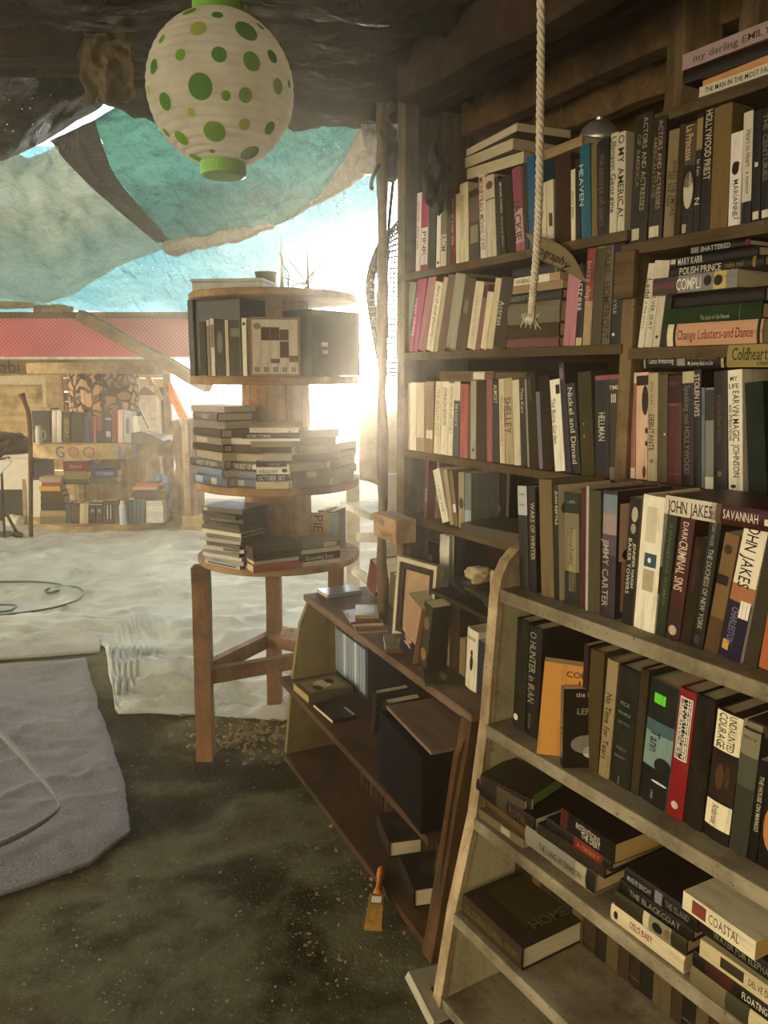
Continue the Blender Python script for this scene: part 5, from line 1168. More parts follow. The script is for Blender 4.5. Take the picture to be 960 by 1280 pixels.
r_ = mesh_obj('crumpled_paper', bm, M['card'], smooth=True); r_.matrix_world = K.M() @ Matrix.Translation((.90, .32, ZT + .262)); tag(r_, 'crumpled pale paper ball beside the small carton', 'paper')
o = part('support_board', M['backing'], None, lambda bm: box(bm, 0, .2, 0, .16, 0, .2385)); o.matrix_world = K.M() @ Matrix.Translation((.95, .27, ZT)); tag(o, 'dark wooden block under the small carton', 'block')

# lettered wooden box at the left end of the bookcase
sB, zB = T.onD(500, 672, 1.33)
r_ = empty('lettered_block', Matrix.Translation((T.sx(470, .97, 1.30), 1.29, T.onD(470, 668, 1.30)[1])) @ Matrix.Rotation(math.radians(-6), 4, 'Z')); r_.parent = TALL; r_['label'] = 'wooden block with hand painted capitals'
part('body', M['spool'], r_, lambda bm: box(bm, 0, .17, 0, .07, 0, .075, .003))
part('painted_lettering', M['ink'], r_, lambda bm: (letter_mesh(bm, 'OTHER', lambda u, v: (.004 + u * .026, -.0008, .043 + v * .03)), letter_mesh(bm, 'PARTS', lambda u, v: (.06 + u * .028, -.0008, .006 + v * .03))), '#5d3a22')

# ================================================================== THINGS BY THE FLOOR
# paint brush
A_, B_ = ground(466, 1160, .02), ground(477, 1086, .055)
d = (B_ - A_); yaw = math.atan2(d.y, d.x); pit = math.atan2(d.z, d.xy.length)
BR = empty('paint_brush', Matrix.Translation(A_) @ Matrix.Rotation(yaw, 4, 'Z') @ Matrix.Rotation(-pit, 4, 'Y')); tag(BR, 'old paint brush with orange handle lying against the low cabinet', 'paint brush')
M['bristle'] = simple('ochre_bristle', '#b98a3c', .9, .1, 90, .5); M['handle'] = simple('orange_handle', '#c6742c', .4, .4, 30, .3); M['ferrule'] = simple('gold_ferrule', '#b58d45', .4, .5, 30, .3, Metallic=.6)
part('bristles', M['bristle'], BR, lambda bm: hexa(bm, [(0, -.024, -.010), (.07, -.021, -.011), (.07, .021, -.011), (0, .024, -.010), (0, -.024, .008), (.07, -.021, .011), (.07, .021, .011), (0, .024, .008)]))
part('ferrule', M['ferrule'], BR, lambda bm: box(bm, .066, .11, -.022, .022, -.012, .012, .003))
part('paper_label', M['white_card'], BR, lambda bm: box(bm, .076, .098, -.014, .014, .0121, .0127))
part('handle', M['handle'], BR, lambda bm: lathe(bm, [(.001, .108), (.015, .109), (.014, .125), (.009, .145), (.0085, .165), (.013, .195), (.012, .212), (.006, .222), (.001, .223)], 16, axis='x'), smooth=True)
# paint scraper-like white tag beside the brush
# fallen white book
P_ = ground(553, 1262, .0)
fb = book(Matrix.Translation(ground(506, 1222, .03)) @ Matrix.Rotation(math.radians(-62), 4, 'Z') @ Matrix.Rotation(math.radians(20), 4, 'Y') @ Matrix.Rotation(math.radians(-14), 4, 'X') @ Matrix(((0, 0, -1, 0), (0, 1, 0, 0), (1, 0, 0, 0), (0, 0, 0, 1))) @ Matrix.Translation((0, 0, -.13)), .024, .13, .12, '#b9b29c', 'p', 'white paperback fallen on the floor against the slanted bookcase', [('c', .3, .6, .3, .4, '#5a5444'), ('c', .35, .55, .5, .56, '#7a7462')], None, '#d6ccb0')

# ================================================================== TALL SPOOL STAND CONTENTS
def SPf(ang): return Fr(90 + ang, (SPX, SPY))        # front faces outward at angle ang (0 = toward the camera)
ANG = {}
def on_spool(ang, r, z, x=0.0):
    """frame whose -y points outward at compass ang (deg, + = to the camera's right)"""
    a = math.radians(ang)
    return Matrix.Translation((SPX, SPY, z)) @ Matrix.Rotation(a, 4, 'Z') @ Matrix.Translation((x, -r, 0))
BL = Matrix(((0, 0, -1, 0), (0, 1, 0, 0), (1, 0, 0, 0), (0, 0, 0, 1)))
def spool_stack(ang, r, z, items, where, group):
    for i, it in enumerate(items):
        L, w, t_, col, kind, look = it[:6]; decs = it[6] if len(it) > 6 else (); dx = it[7] if len(it) > 7 else .008 * math.sin(i * 4.3 + ang); yaw = it[8] if len(it) > 8 else 6 * math.sin(i * 2.7 + ang); pg = it[9] if len(it) > 9 else '#cdbf9c'
        m = on_spool(ang, r, z, dx) @ Matrix.Rotation(math.radians(yaw), 4, 'Z') @ Matrix.Translation((L / 2, .004 * math.sin(i * 3), 0)) @ BL
        nm, ct = ('disc_case', 'disc case') if kind == 'd' else ('book', 'book')
        book(m, t_ - .0008, L, w, col, 'p' if kind == 'd' else kind, f"{look}, {ORD[i]} from the bottom {where}", decs, group, '#3a3834' if kind == 'd' else pg, nm, ct); z += t_
    return z
zs = .807
spool_stack(-34, .31, zs, [
 (.19, .13, .015, '#b9b6ac', 'd', 'white disc case', [('k', .1, .9, '#5a5a54', (.3, .7))]), (.19, .13, .015, '#a8a598', 'd', 'grey disc case', [('t', 'cinema one', .2, .8, '#3a3a34')]), (.19, .13, .014, '#c8c5bb', 'd', 'pale disc case'),
 (.19, .13, .015, '#8f8a7a', 'd', 'scuffed disc case'), (.19, .13, .015, '#bdbab0', 'd', 'white edged disc case', [('k', .1, .5, '#7a7870')]), (.19, .13, .015, '#6f6a5c', 'd', 'dark grey disc case'),
 (.19, .13, .014, '#b0aca0', 'd', 'light disc case'), (.19, .13, .016, '#8a8676', 'd', 'dull disc case'), (.19, .13, .014, '#cfc8a8', 'd', 'cream disc case'), (.19, .13, .016, '#6a6656', 'd', 'olive grey disc case'),
 (.19, .13, .016, '#4f4a3a', 'd', 'black disc case', [('t', 'night train', .1, .8, '#8a8474')]), (.19, .13, .017, '#5a5442', 'd', 'dark disc case', [('t', 'the searchers', .1, .8, '#a8a28c')]), (.19, .13, .016, '#4a4536', 'd', 'upper black disc case'), (.19, .14, .02, '#6b6450', 'd', 'thick olive case on top', [('k', .85, .95, '#b8b29c', (.2, .8))])], 'of tall disc case pile', 'disc cases piled on the low spool shelf')
spool_stack(3, .315, zs, [(.19, .15, .03, '#b8674a', 'h', 'terracotta box book', [], .02, 28), (.18, .14, .012, '#b8b2a0', 'p', 'white flat book', [], .02, 26), (.18, .14, .014, '#57523f', 'd', 'grey black case', [], .02, 27), (.185, .14, .016, '#4a463a', 'd', 'black plastic case', [], .02, 26), (.19, .145, .02, '#5f5a4c', 'd', 'glossy dark case on top', [], .02, 27)], "of low spool's middle pile", 'short pile on the low spool shelf')
spool_stack(38, .29, zs, [(.17, .13, .016, '#cfc6b0', 'p', 'cream paperback', [('t', 'COVER STORY', .2, .9, '#5a5040')], 0, -8), (.17, .13, .03, '#3a3428', 'j', 'black book with white title', [('t', 'Governing Body', .15, .85, '#cfc8b0')], 0, -6), (.17, .13, .015, '#bdb49a', 'p', 'pale paperback', [], 0, -9), (.175, .13, .026, '#7d7258', 'j', 'brown grey book with label', [('k', .1, .4, '#b8ae90')], 0, -7)], 'of right-hand pile on low spool shelf', 'right-hand pile on the low spool shelf')
for i, (x, t_, h_, w_, yw, col, lab, dc) in enumerate(((.155, .03, .165, .12, -62, '#9c8850', 'mustard paperback standing behind the low pile', []), (.19, .03, .16, .12, -64, '#6b5a34', 'olive paperback standing last behind the low pile', []))):
    book(Matrix.Translation((SPX + x, SPY + .0, zs + .0)) @ Matrix.Rotation(math.radians(-20), 4, 'Z'), t_, h_, w_, col, 'p', lab, dc, 'standing books on the low spool shelf')
M['sign_tan'] = simple('tan_sign_board', '#b59e6c', .8, .2, 30, .3)
r_ = empty('lettered_board', Matrix.Translation((SPX + .125, SPY - .03, zs + .02)) @ Matrix.Rotation(math.radians(-8), 4, 'Z') @ Matrix.Rotation(math.radians(-8), 4, 'X')); tag(r_, 'tan board with big brown capitals and a blue edge leaning behind the low pile', 'board')
part('panel', M['sign_tan'], r_, lambda bm: box(bm, 0, .11, 0, .008, 0, .14, .004))
part('painted_lettering', M['ink'], r_, lambda bm: (letter_mesh(bm, 'PIE', lambda u, v: (.012 + v * .055, -.0008, .128 - u * .058))), '#6a4a2c')
part('blue_edge', M['ink'], r_, lambda bm: box(bm, .075, .107, -.0006, 0, .004, .136), '#7f9a9c')
zs = 1.101
spool_stack(-48, .30, zs, [(.22, .16, .034, '#66778a', 'j', 'blue grey large book', [('k', .7, .9, '#a9b3c0'), ('k', .3, .45, '#b8b4a0')]), (.22, .15, .03, '#7b8794', 'j', 'pale blue book'), (.21, .15, .03, '#6a6558', 'j', 'brown grey book with white title', [('t', 'WEST OF EDEN', .2, .8, '#cfc6b0')]), (.21, .14, .03, '#a89a74', 'p', 'tan thick paperback'), (.2, .14, .026, '#57503f', 'h', 'dark brown hardback'), (.2, .14, .026, '#8f7f66', 'p', 'dusty brown paperback', [('k', .5, .9, '#b8ae98')]), (.21, .14, .03, '#5f5546', 'h', 'dark hardback'), (.2, .14, .028, '#8c8474', 'p', 'grey paperback'), (.21, .14, .03, '#6f5a4a', 'j', 'red brown book', [('t', 'EASY', .3, .6, '#cfc0ac')]), (.2, .14, .022, '#a59a86', 'p', 'pale top paperback')], 'of bluish rim pile', 'bluish pile on the middle spool shelf')
spool_stack(-20, .275, zs, [(.2, .14, .03, '#6f7d8c', 'j', 'blue hardback', [('k', .4, .55, '#b8b4a0')]), (.2, .14, .028, '#8f93a0', 'j', 'lavender grey book'), (.2, .14, .034, '#4f4638', 'j', 'black brown book with white letters', [('t', 'THE BEST OF SIXTY', .1, .7, '#cfc6b0'), ('v', .2, .5, .1, .3, '#c8c0a8')]), (.2, .14, .028, '#b3a682', 'p', 'cream tan paperback'), (.2, .14, .03, '#5f5440', 'h', 'olive brown hardback'), (.2, .14, .026, '#9a8e74', 'p', 'beige paperback', [('k', .2, .8, '#cfc6b0')]), (.2, .14, .03, '#574a38', 'h', 'dark upper hardback')], 'of pile beside the bluish one', 'second pile on the middle spool shelf')
spool_stack(4, .31, zs, [(.115, .13, .026, '#cdbf98', 'p', 'cream paperback', [], 0, 0), (.11, .13, .026, '#56528a', 'p', 'violet paperback', [('t', 'OCTOBER SKY', .08, .94, '#e0dcd0', .5, .8)], 0, 2), (.115, .13, .025, '#e6e0d0', 'p', 'white paperback', [('t', 'education', .35, .92, '#2a2620', .5, .8), ('v', .15, .5, .09, .3, '#4a4438')], .004, -1), (.11, .13, .022, '#5c4a50', 'p', 'plum paperback', [('t', 'silver', .2, .6, '#a89a90')], 0, 1), (.1, .13, .026, '#b3a48c', 'p', 'short beige paperback', [], .02, 0), (.14, .13, .022, '#5a5040', 'h', 'dark rounded hardback', [], .03, 0), (.14, .13, .02, '#9c8f6c', 'p', 'khaki paperback', [], 0, 0), (.2, .13, .010, '#ebe6da', 'p', 'bright white booklet', [], 0, 0), (.2, .13, .02, '#4a4236', 'j', 'dark book with pale title', [('t', 'EVERYTHING', .5, .9, '#e0d8c4', .5, .6)], 0, 0), (.17, .13, .018, '#d8d0bc', 'p', 'cream grey booklet', [], .01, -3), (.18, .13, .014, '#a39262', 'p', 'striped khaki booklet on top', [], .02, 2)], 'of pile with the violet book', 'slim middle pile on the middle spool shelf')
spool_stack(34, .30, zs, [(.2, .14, .03, '#8a7b58', 'p', 'mottled tan paperback'), (.19, .14, .03, '#6f6044', 'h', 'brown hardback', [('k', .5, .7, '#a89a70')]), (.2, .14, .028, '#a3946e', 'p', 'beige paperback'), (.19, .14, .03, '#5f523a', 'h', 'dark olive hardback'), (.2, .14, .03, '#9c8c68', 'p', 'khaki thick paperback'), (.19, .14, .028, '#77684c', 'p', 'brown paperback'), (.2, .14, .028, '#8f805e', 'p', 'upper khaki paperback')], 'of brown pile in the sun haze', 'brown pile on the middle spool shelf')
spool_stack(64, .29, zs, [(.2, .14, .032, '#8f8060', 'p', 'sun bleached paperback'), (.2, .14, .03, '#7a6b4e', 'h', 'brown hardback'), (.2, .14, .03, '#a39674', 'p', 'pale tan paperback'), (.2, .14, .03, '#6b5c40', 'h', 'olive hardback'), (.2, .14, .028, '#94866a', 'p', 'dusty top paperback')], 'of pile at the sunny spool rim', 'sunny rim pile on the middle spool shelf')
# upper shelf: boxed sets and discs
zs = 1.493
M['black_plastic'] = simple('black_plastic', '#2b2924', .45, .4, 12, .3)
def crate(name, label, ang, r, W_, D_, H_, x=0, mat='black_plastic'):
    r_ = empty(name, on_spool(ang, r, zs, x)); tag(r_, label, 'box')
    part('shell', M[mat], r_, lambda bm: (box(bm, -W_ / 2, W_ / 2, 0, D_, 0, .006), box(bm, -W_ / 2, W_ / 2, 0, D_, H_ - .006, H_), box(bm, -W_ / 2, -W_ / 2 + .006, 0, D_, .006, H_ - .006), box(bm, W_ / 2 - .006, W_ / 2, 0, D_, .006, H_ - .006), box(bm, -W_ / 2 + .006, W_ / 2 - .006, D_ - .006, D_, .006, H_ - .006)))
    return r_
r_ = empty('storage_case', on_spool(-34, .315, zs, -.02)); tag(r_, 'tall dark case standing at the spool rim behind the disc cases', 'case')
part('body', M['black_plastic'], r_, lambda bm: box(bm, -.12, .12, .03, .16, 0, .262, .004))
part('ridge', M['black_plastic'], r_, lambda bm: box(bm, -.128, -.10, .02, .165, 0, .266, .003))
for i, (x, t_, h_, col, lab, dc) in enumerate(((-.10, .024, .185, '#39352c', 'black disc case', []), (-.072, .011, .19, '#a08a80', 'dusky thin disc case', [('k', .9, 1, '#d8c8b8', (0, 1))]), (-.058, .014, .195, '#ddd6c4', 'white disc case', [('k', .5, .9, '#8f8674')]), (-.04, .034, .19, '#4a4438', 'picture sided disc case', [('v', .6, .5, .2, .3, '#8a8474')]), (-.003, .012, .19, '#c9bda0', 'cream thin disc case', []), (.012, .045, .19, '#4d4632', 'olive wide disc case', [('k', .7, .85, '#8a8468')]), (.06, .016, .195, '#e0d8c2', 'bright white spine disc case', [('v', .9, .5, .03, .3, '#3a342a')]), (.079, .02, .19, '#6a5c42', 'brown disc case', []))):
    book(on_spool(-14, .30, zs, x - .06), t_, h_, .12, col, 'p', f"{lab}, {ORD[i]} from the left beside the portrait boxes", dc, 'disc cases on the upper spool shelf', '#2f2c26', 'disc_case', 'disc case')
bx = crate('tape_box', 'tan slip case holding the five portrait tapes on the upper spool shelf', 8, .312, .17, .12, .197, .0, 'mat_tan')
face = [('v', .62, .5, .0, .0, '#000000')]
for i in range(5):
    w_ = .0298; hair = [(.82, .10), (.80, .2), (.82, .2), (.8, .16), (.0, 0)][i]
    dc = [('k', .03, .13, '#a8987a', (.2, .8))]
    if i in (1, 2, 3): dc += [('b', .62, .86 if i != 3 else .82, '#6f4a34')]
    if i == 2: dc += [('b', .2, .28, '#8a6248')]
    if i == 3: dc += [('b', .3, .6, '#7a5540')]
    if i == 4: dc += [('b', .22, .34, '#8a6a50')]
    if i == 0: dc += [('v', .88, .6, .06, .4, '#b08a70'), ]
    book(on_spool(8, .316, zs + .0065, -.078 + i * .0312), w_, .182, .105, '#d9cbb0', 'p', f"cream tape box with part of a portrait, {ORD[i]} of five", dc, 'portrait tape boxes', '#bba888', 'tape_box', 'tape box')
r_ = empty('storage_case', on_spool(48, .335, zs, .0)); tag(r_, 'tall dark case against the sun at the right of the upper spool shelf', 'case')
part('body', M['black_plastic'], r_, lambda bm: box(bm, -.12, .12, 0, .15, 0, .225, .004))
part('label', M['white_card'], r_, lambda bm: (box(bm, -.075, -.045, -.0008, 0, .10, .115), box(bm, -.072, -.044, -.0008, 0, .075, .088)))
r_ = empty('storage_case', on_spool(70, .28, zs, .0)); tag(r_, 'shorter dark case behind the sunlit one on the upper spool shelf', 'case')
part('body', M['black_plastic'], r_, lambda bm: box(bm, -.10, .10, 0, .14, 0, .205, .004)); part('lid', M['black_plastic'], r_, lambda bm: box(bm, -.104, .104, -.004, .144, .205, .215, .002))
# on the very top
zs = 1.7905
t = NT('frosted_box'); M['frost'] = t.done(t.bsdf(t.ramp(t.noise(t.coords(), 20), [(.3, lin('#a8a898')), (.7, lin('#c4c4b6'))]), .3, .5))
r_ = empty('plastic_box', Matrix.Translation((SPX - .13, SPY - .08, zs)) @ Matrix.Rotation(math.radians(-8), 4, 'Z')); tag(r_, 'flat translucent grey box lying on top of the spool stand', 'box')
part('body', M['frost'], r_, lambda bm: box(bm, -.13, .13, -.09, .09, 0, .032, .004)); part('lid', M['frost'], r_, lambda bm: box(bm, -.134, .134, -.094, .094, .032, .042, .003))
M['dark_pot'] = simple('dark_tin', '#4a453a', .6, .3)
r_ = empty('tin_pot', Matrix.Translation((SPX - .03, SPY + .02, zs))); tag(r_, 'small dark tin standing behind the flat grey box', 'tin')
part('body', M['dark_pot'], r_, lambda bm: lathe(bm, [(.001, 0), (.034, 0), (.04, .085), (.037, .085), (.03, .01), (.001, .01)], 24)); part('rim', M['dark_pot'], r_, lambda bm: lathe(bm, [(.0405, .078), (.042, .08), (.042, .086), (.0385, .0865), (.0385, .08)], 24))
bm = bmesh.new(); rnd = random.Random(5)
for i in range(26):
    a = rnd.uniform(0, 6.28); r0 = rnd.uniform(.01, .05); L = rnd.uniform(.06, .14)
    p = [Vector((r0 * math.cos(a), r0 * math.sin(a), .002))]
    dd = Vector((math.cos(a) * .6, math.sin(a) * .6, rnd.uniform(.2, 1.1))).normalized()
    for k in range(8):
        dd = (dd + Vector((rnd.uniform(-.5, .5), rnd.uniform(-.5, .5), rnd.uniform(-.5, .3)))).normalized(); q = p[-1] + dd * L / 6; q.z = max(q.z, .003); p.append(q)
    tube(bm, [polyline(p, k / 20) for k in range(21)], .0016, 5)
o = mesh_obj('dry_twigs', bm, M['beam'], smooth=True); o.matrix_world = Matrix.Translation((SPX + .10, SPY - .04, zs)); tag(o, 'tangle of dry twigs on top of the spool stand', 'twigs')
bm = bmesh.new(); lathe(bm, [(.0005, .0), (.006, 0), (.004, .06), (.0006, .17)], 8); o = mesh_obj('dry_spike', bm, M['beam']); o.matrix_world = Matrix.Translation((SPX + .135, SPY - .05, zs)); tag(o, 'upright dry twig spike beside the tangle of twigs', 'twig')
bm = bmesh.new(); lathe(bm, [(.001, 0), (.012, 0), (.006, .05), (.0008, .22)], 8); o = mesh_obj('glass_spike', bm, M['frost']); o.matrix_world = Matrix.Translation((SPX + .035, SPY - .02, zs)); tag(o, 'thin pale glass spike standing beside the dark tin', 'ornament')
# ================================================================== FAR SPOOL SHELF CONTENTS
Z0 = Fr(90)                                    # x = world X, depth = world Y
gM = 'books on the far spool shelf'
def fpx(D): return D
row(Z0, 7.58, .856, "on far spool's upper shelf", gM, [
 (65, 70.5, 65, 513, '#d9d0bc', 'j', 'white jacketed book'), (71, 77, 71, 513, '#e0dacb', 'j', 'second white jacketed book'),
 (79, 88, 79, 516, '#57512f', 'h', 'olive book with gold capitals', [('t', 'HISTORY', .15, .8, '#c0b070')]),
 (89, 105, 89, 516, '#33402f', 'h', 'broad dark green hardback'), (105.5, 112, 105.5, 521, '#333a86', 'p', 'royal blue paperback'),
 (112.5, 116.5, 113, 521, '#5c3a5a', 'p', 'thin purple paperback'), (117, 120, 117, 521, '#b06a5a', 'p', 'very thin salmon paperback'),
 (120.5, 126.5, 121, 521, '#a04c5c', 'p', 'rose paperback with navy foot', [('b', 0, .45, '#2a3466')]), (127, 131, 127, 518, '#1f2128', 'p', 'thin black paperback'),
 (131.5, 139.5, 131.5, 518, '#263a52', 'p', 'dark blue paperback with white bars', [('b', .8, .86, '#b8c0c8'), ('k', .2, .4, '#b8c0c8')]), (140, 147, 140, 513, '#8f4a36', 'h', 'brown red hardback'),
 (147.5, 154, 147.5, 513, '#d8b8ac', 'j', 'pinkish white jacketed book'), (155, 164, 155, 515, '#a8aeb4', 'j', 'grey blue jacketed book', [('k', .3, .8, '#6a747c', (.3, .7))]),
], w=.16)
gN = 'books on the bottom of the far spool shelf'
zf = .0925
stack(Z0, 7.52, zf, 'of far spool pile beside the yellow book', gN, [
 (50, 82, .06, '#8a7a58', 'h', 'beige book'), (50, 82, .06, '#a89468', 'j', 'tan big book'), (51, 81, .07, '#3a4236', 'h', 'dark green book'), (51, 80, .07, '#4a4a3a', 'h', 'dark grey green book'),
 (51, 78, .05, '#5f4a36', 'h', 'brown book'), (49, 75, .045, '#d1a030', 'p', 'yellow book'), (52, 76, .04, '#a84a40', 'p', 'red book'), (49, 76, .05, '#b09a80', 'p', 'ragged tan book')])
row(Z0, 7.50, zf, "along far spool's lower shelf", gN, [
 (84, 88.5, 84, 628, '#2a6a8a', 'p', 'bright blue paperback'), (89, 99, 89, 629, '#6a543a', 'h', 'brown hardback'), (99.5, 105, 100, 630, '#cfc2a0', 'p', 'cream paperback'), (105.5, 110, 106, 630, '#bfae88', 'p', 'beige paperback'),
 (111.6, 119.6, 111.6, 628, '#1d1f22', 'p', 'black paperback with white picture', [('v', .6, .5, .1, .3, '#8a8c88'), ('b', .88, .91, '#c8c8c0')]), (120, 128, 120, 628, '#1d1f22', 'p', 'second black paperback with white picture', [('v', .6, .5, .1, .3, '#8a8c88'), ('b', .88, .91, '#c8c8c0')]),
 (129, 132, 129, 626, '#23272c', 'p', 'thin black paperback'), (133, 136, 133, 626, '#23272c', 'p', 'thin charcoal paperback', [('k', .2, .8, '#c8c8c0', (.3, .6))]), (137, 140, 137, 626, '#1d2022', 'p', 'thin jet black paperback', [('k', .2, .8, '#c8c8c0', (.3, .6))]), (141, 144, 141, 626, '#20242a', 'p', 'thin blue black paperback'),
], w=.14)
row(Z0, 7.52, zf, "beyond the spray can, far spool's lower shelf", gN, [
 (159, 165, 159, 625, '#1f6470', 'p', 'teal paperback'), (165.5, 170, 166, 625, '#2a7480', 'p', 'lighter teal paperback'), (170.5, 175.5, 171, 625, '#1f5a68', 'p', 'deep teal paperback'), (176, 180.5, 176, 625, '#2c6f78', 'p', 'last teal paperback')], w=.14)
stack(Z0, 7.54, zf, 'of white set under the maroon books', gN, [(182, 204, .055, '#cfcac4', 'p', 'white book'), (182, 204, .055, '#c4c0ba', 'p', 'greyish white book'), (182, 204, .055, '#d4cfc8', 'p', 'clean white book'), (182, 203, .05, '#c8c2bc', 'p', 'upper white book'),
 (168, 200, .04, '#3a2a3a', 'p', 'dark violet book', [], 0, 0, .18), (166, 203, .035, '#6a2a34', 'p', 'maroon book', [], 0, 3), (168, 200, .03, '#2f3548', 'p', 'navy book', [], 0, -3), (166, 196, .03, '#c8a088', 'p', 'salmon grey book', [], 0, 4), (168, 197, .03, '#b8603a', 'p', 'orange book on top', [], 0, -6)])
stack(Z0, 7.55, zf + .37, 'of red pile on far spool', gN, [(80, 110, .05, '#2f3630', 'h', 'black green book'), (80, 110, .075, '#8a8048', 'p', 'olive yellow book'), (79, 112, .10, '#982f3a', 'j', 'thick crimson book', [('t', 'Historical', .3, .75, '#d8a8a0', .5, .4)]), (81, 113, .02, '#d0c6b4', 'p', 'white booklet on top', [], 0, 4)])
stack(Z0, 7.55, zf + .38, 'of blue pile on far spool', gN, [(112, 146, .06, '#4f4c40', 'h', 'grey olive book'), (114, 147, .07, '#3c3a8a', 'j', 'violet blue book with white letters', [('t', 'VICTORIANS', .15, .8, '#c0bce0', .5, .5)])])
book(Matrix.Translation((Z0.sx(115, .65, 7.6), 7.56, zf + .512)) @ Matrix.Rotation(math.radians(-80), 4, 'Z'), .02, .18, .13, '#5f6a78', 'p', 'small blue grey picture book standing on the violet blue one', [('o', .55, .5, .25, .3, '#a88a78')], gN)
# spray can
M['can'] = simple('silver_blue_can', '#a9b6bf', .35, .5, 30, .2); M['grey_cap'] = simple('white_cap', '#cfd2d0', .4, .4)
cp_ = Vector((Z0.sx(154, .2, 7.46), 7.46, zf))
r_ = empty('spray_can', Matrix.Translation(cp_)); tag(r_, 'silvery blue spray can among the teal books on the far spool', 'spray can')
part('body', M['can'], r_, lambda bm: lathe(bm, [(.001, 0), (.034, 0), (.036, .006), (.036, .17), (.03, .19), (.001, .19)], 24), smooth=False); part('cap', M['grey_cap'], r_, lambda bm: lathe(bm, [(.001, .19), (.022, .19), (.022, .225), (.018, .23), (.001, .23)], 20))
# black cabinet with a mug, and the adding machine
M['mug'] = simple('enamel_mug', '#c8c4b8', .3, .5)
mx_ = Z0.sx(40, .95, 7.6); mX = Z0.sx(62, .95, 7.6)
r_ = empty('speaker_box', Matrix.Translation((mx_, 7.62, .856))); tag(r_, 'small black box at the left end of the far spool shelf', 'box')
part('body', M['black_plastic'], r_, lambda bm: box(bm, 0, mX - mx_, 0, .2, 0, .30, .004)); part('lid', M['plank'], r_, lambda bm: box(bm, -.01, mX - mx_ + .01, -.01, .21, .30, .325, .004))
r_ = empty('mug', Matrix.Translation((Z0.sx(49, .9, 7.5), 7.5, .856))); tag(r_, 'pale enamel flask standing before the small black box', 'flask')
part('body', M['mug'], r_, lambda bm: lathe(bm, [(.001, 0), (.03, 0), (.032, .01), (.032, .12), (.024, .14), (.024, .165), (.001, .165)], 20)); part('handle', M['mug'], r_, lambda bm: tube(bm, [(.03, 0, .12), (.06, 0, .11), (.06, 0, .05), (.03, 0, .03)], .005, 6))
tx = Z0.sx(166, .9, 7.5)
r_ = empty('adding_machine', Matrix.Translation((tx, 7.46, .856)) @ Matrix.Rotation(math.radians(-6), 4, 'Z')); tag(r_, 'old black office machine with keys at the right of the far spool shelf', 'office machine')
part('body', M['black_plastic'], r_, lambda bm: prism(bm, [(0, 0), (.30, 0), (.30, .03), (.20, .075), (.08, .115), (0, .10)], 0, .20, 'xz'))
part('paper_roll', M['white_card'], r_, lambda bm: (lathe(bm, [(.001, 0), (.035, 0), (.035, .12), (.001, .12)], 20, (.04, .04, .13), 'y'), box(bm, .0, .05, .05, .15, .12, .25)))
part('key_block', M['mug'], r_, lambda bm: [box(bm, .10 + .03 * i, .122 + .03 * i, .03 + .028 * j, .05 + .028 * j, .107 - .0135 * i, .118 - .0135 * i) for i in range(5) for j in range(5)])
r_ = part('black_strut', M['black_plastic'], None, lambda bm: bar(bm, at(151, 503, 7.75), at(163, 537, 7.75), .015, .015)); tag(r_, 'thin black strut leaning over the far spool shelf, first of two', 'strut')
r_ = part('black_strut', M['black_plastic'], None, lambda bm: bar(bm, at(171, 503, 7.75), at(186, 536, 7.75), .015, .015)); tag(r_, 'thin black strut leaning over the office machine', 'strut')

# ================================================================== BEHIND THE FAR SPOOL
def plank(name, label, x0, x1, y0, y1, Y, dep, mat, cat='plank', bev=.004):
    a = at(x0, y1, Y); b = at(x1, y0, Y)
    bm = bmesh.new(); box(bm, min(a.x, b.x), max(a.x, b.x), Y, Y + dep, min(a.z, b.z), max(a.z, b.z), bev)
    o = mesh_obj(name, bm, M[mat]); tag(o, label, cat); return o
# red board with its fringe
t = NT('red_mesh_cloth'); o = t.coords(); ck = t.n('ShaderNodeTexChecker'); ck.inputs['Scale'].default_value = 60; t.l(o, ck.inputs['Vector'])
c = t.ramp(t.noise(o, 3, 4, .6), [(.35, lin('#9c3540')), (.7, lin('#bf4c58'))]); c = t.mix(t.ramp(ck.outputs['Fac'], bw(.2, .8)), c, t.mix(.25, c, lin('#e8a8a0')))
M['red'] = t.done(t.bsdf(c, .8, .2))
RB = empty('red_awning_board'); tag(RB, 'long red mesh covered board under the cyan tarp with a pale fringe', 'awning board')
a = at(-160, 398, 6.55); b = at(244, 396, 6.55); zb = at(100, 446, 6.55).z
part('board', M['red'], RB, lambda bm: box(bm, a.x, b.x, 6.55, 6.58, zb, a.z, .003))
part('fringe', M['white_wood'], RB, lambda bm: [box(bm, a.x + i * .0205, a.x + i * .0205 + .015, 6.545, 6.555, zb - .02, zb) for i in range(int((b.x - a.x) / .0205))])
part('top_rail', M['rafter'], RB, lambda bm: box(bm, a.x, b.x, 6.55, 6.62, a.z, a.z + .05, .004))
timber('roof_joist', 'pale sawn joist end above the red board at the far left', at(-60, 380, 6.4), at(42, 378, 6.6), .06, .09, 'plank', 'joist')
timber('roof_joist', 'short pale joist over the red board by the tarp corner', at(44, 384, 6.7), at(90, 392, 6.7), .06, .11, 'plank', 'joist')
timber('leaning_pole', 'rough brown pole slanting down across the red board', at(100, 394, 6.35), at(262, 484, 6.0), .085, .085, 'rafter', 'pole')
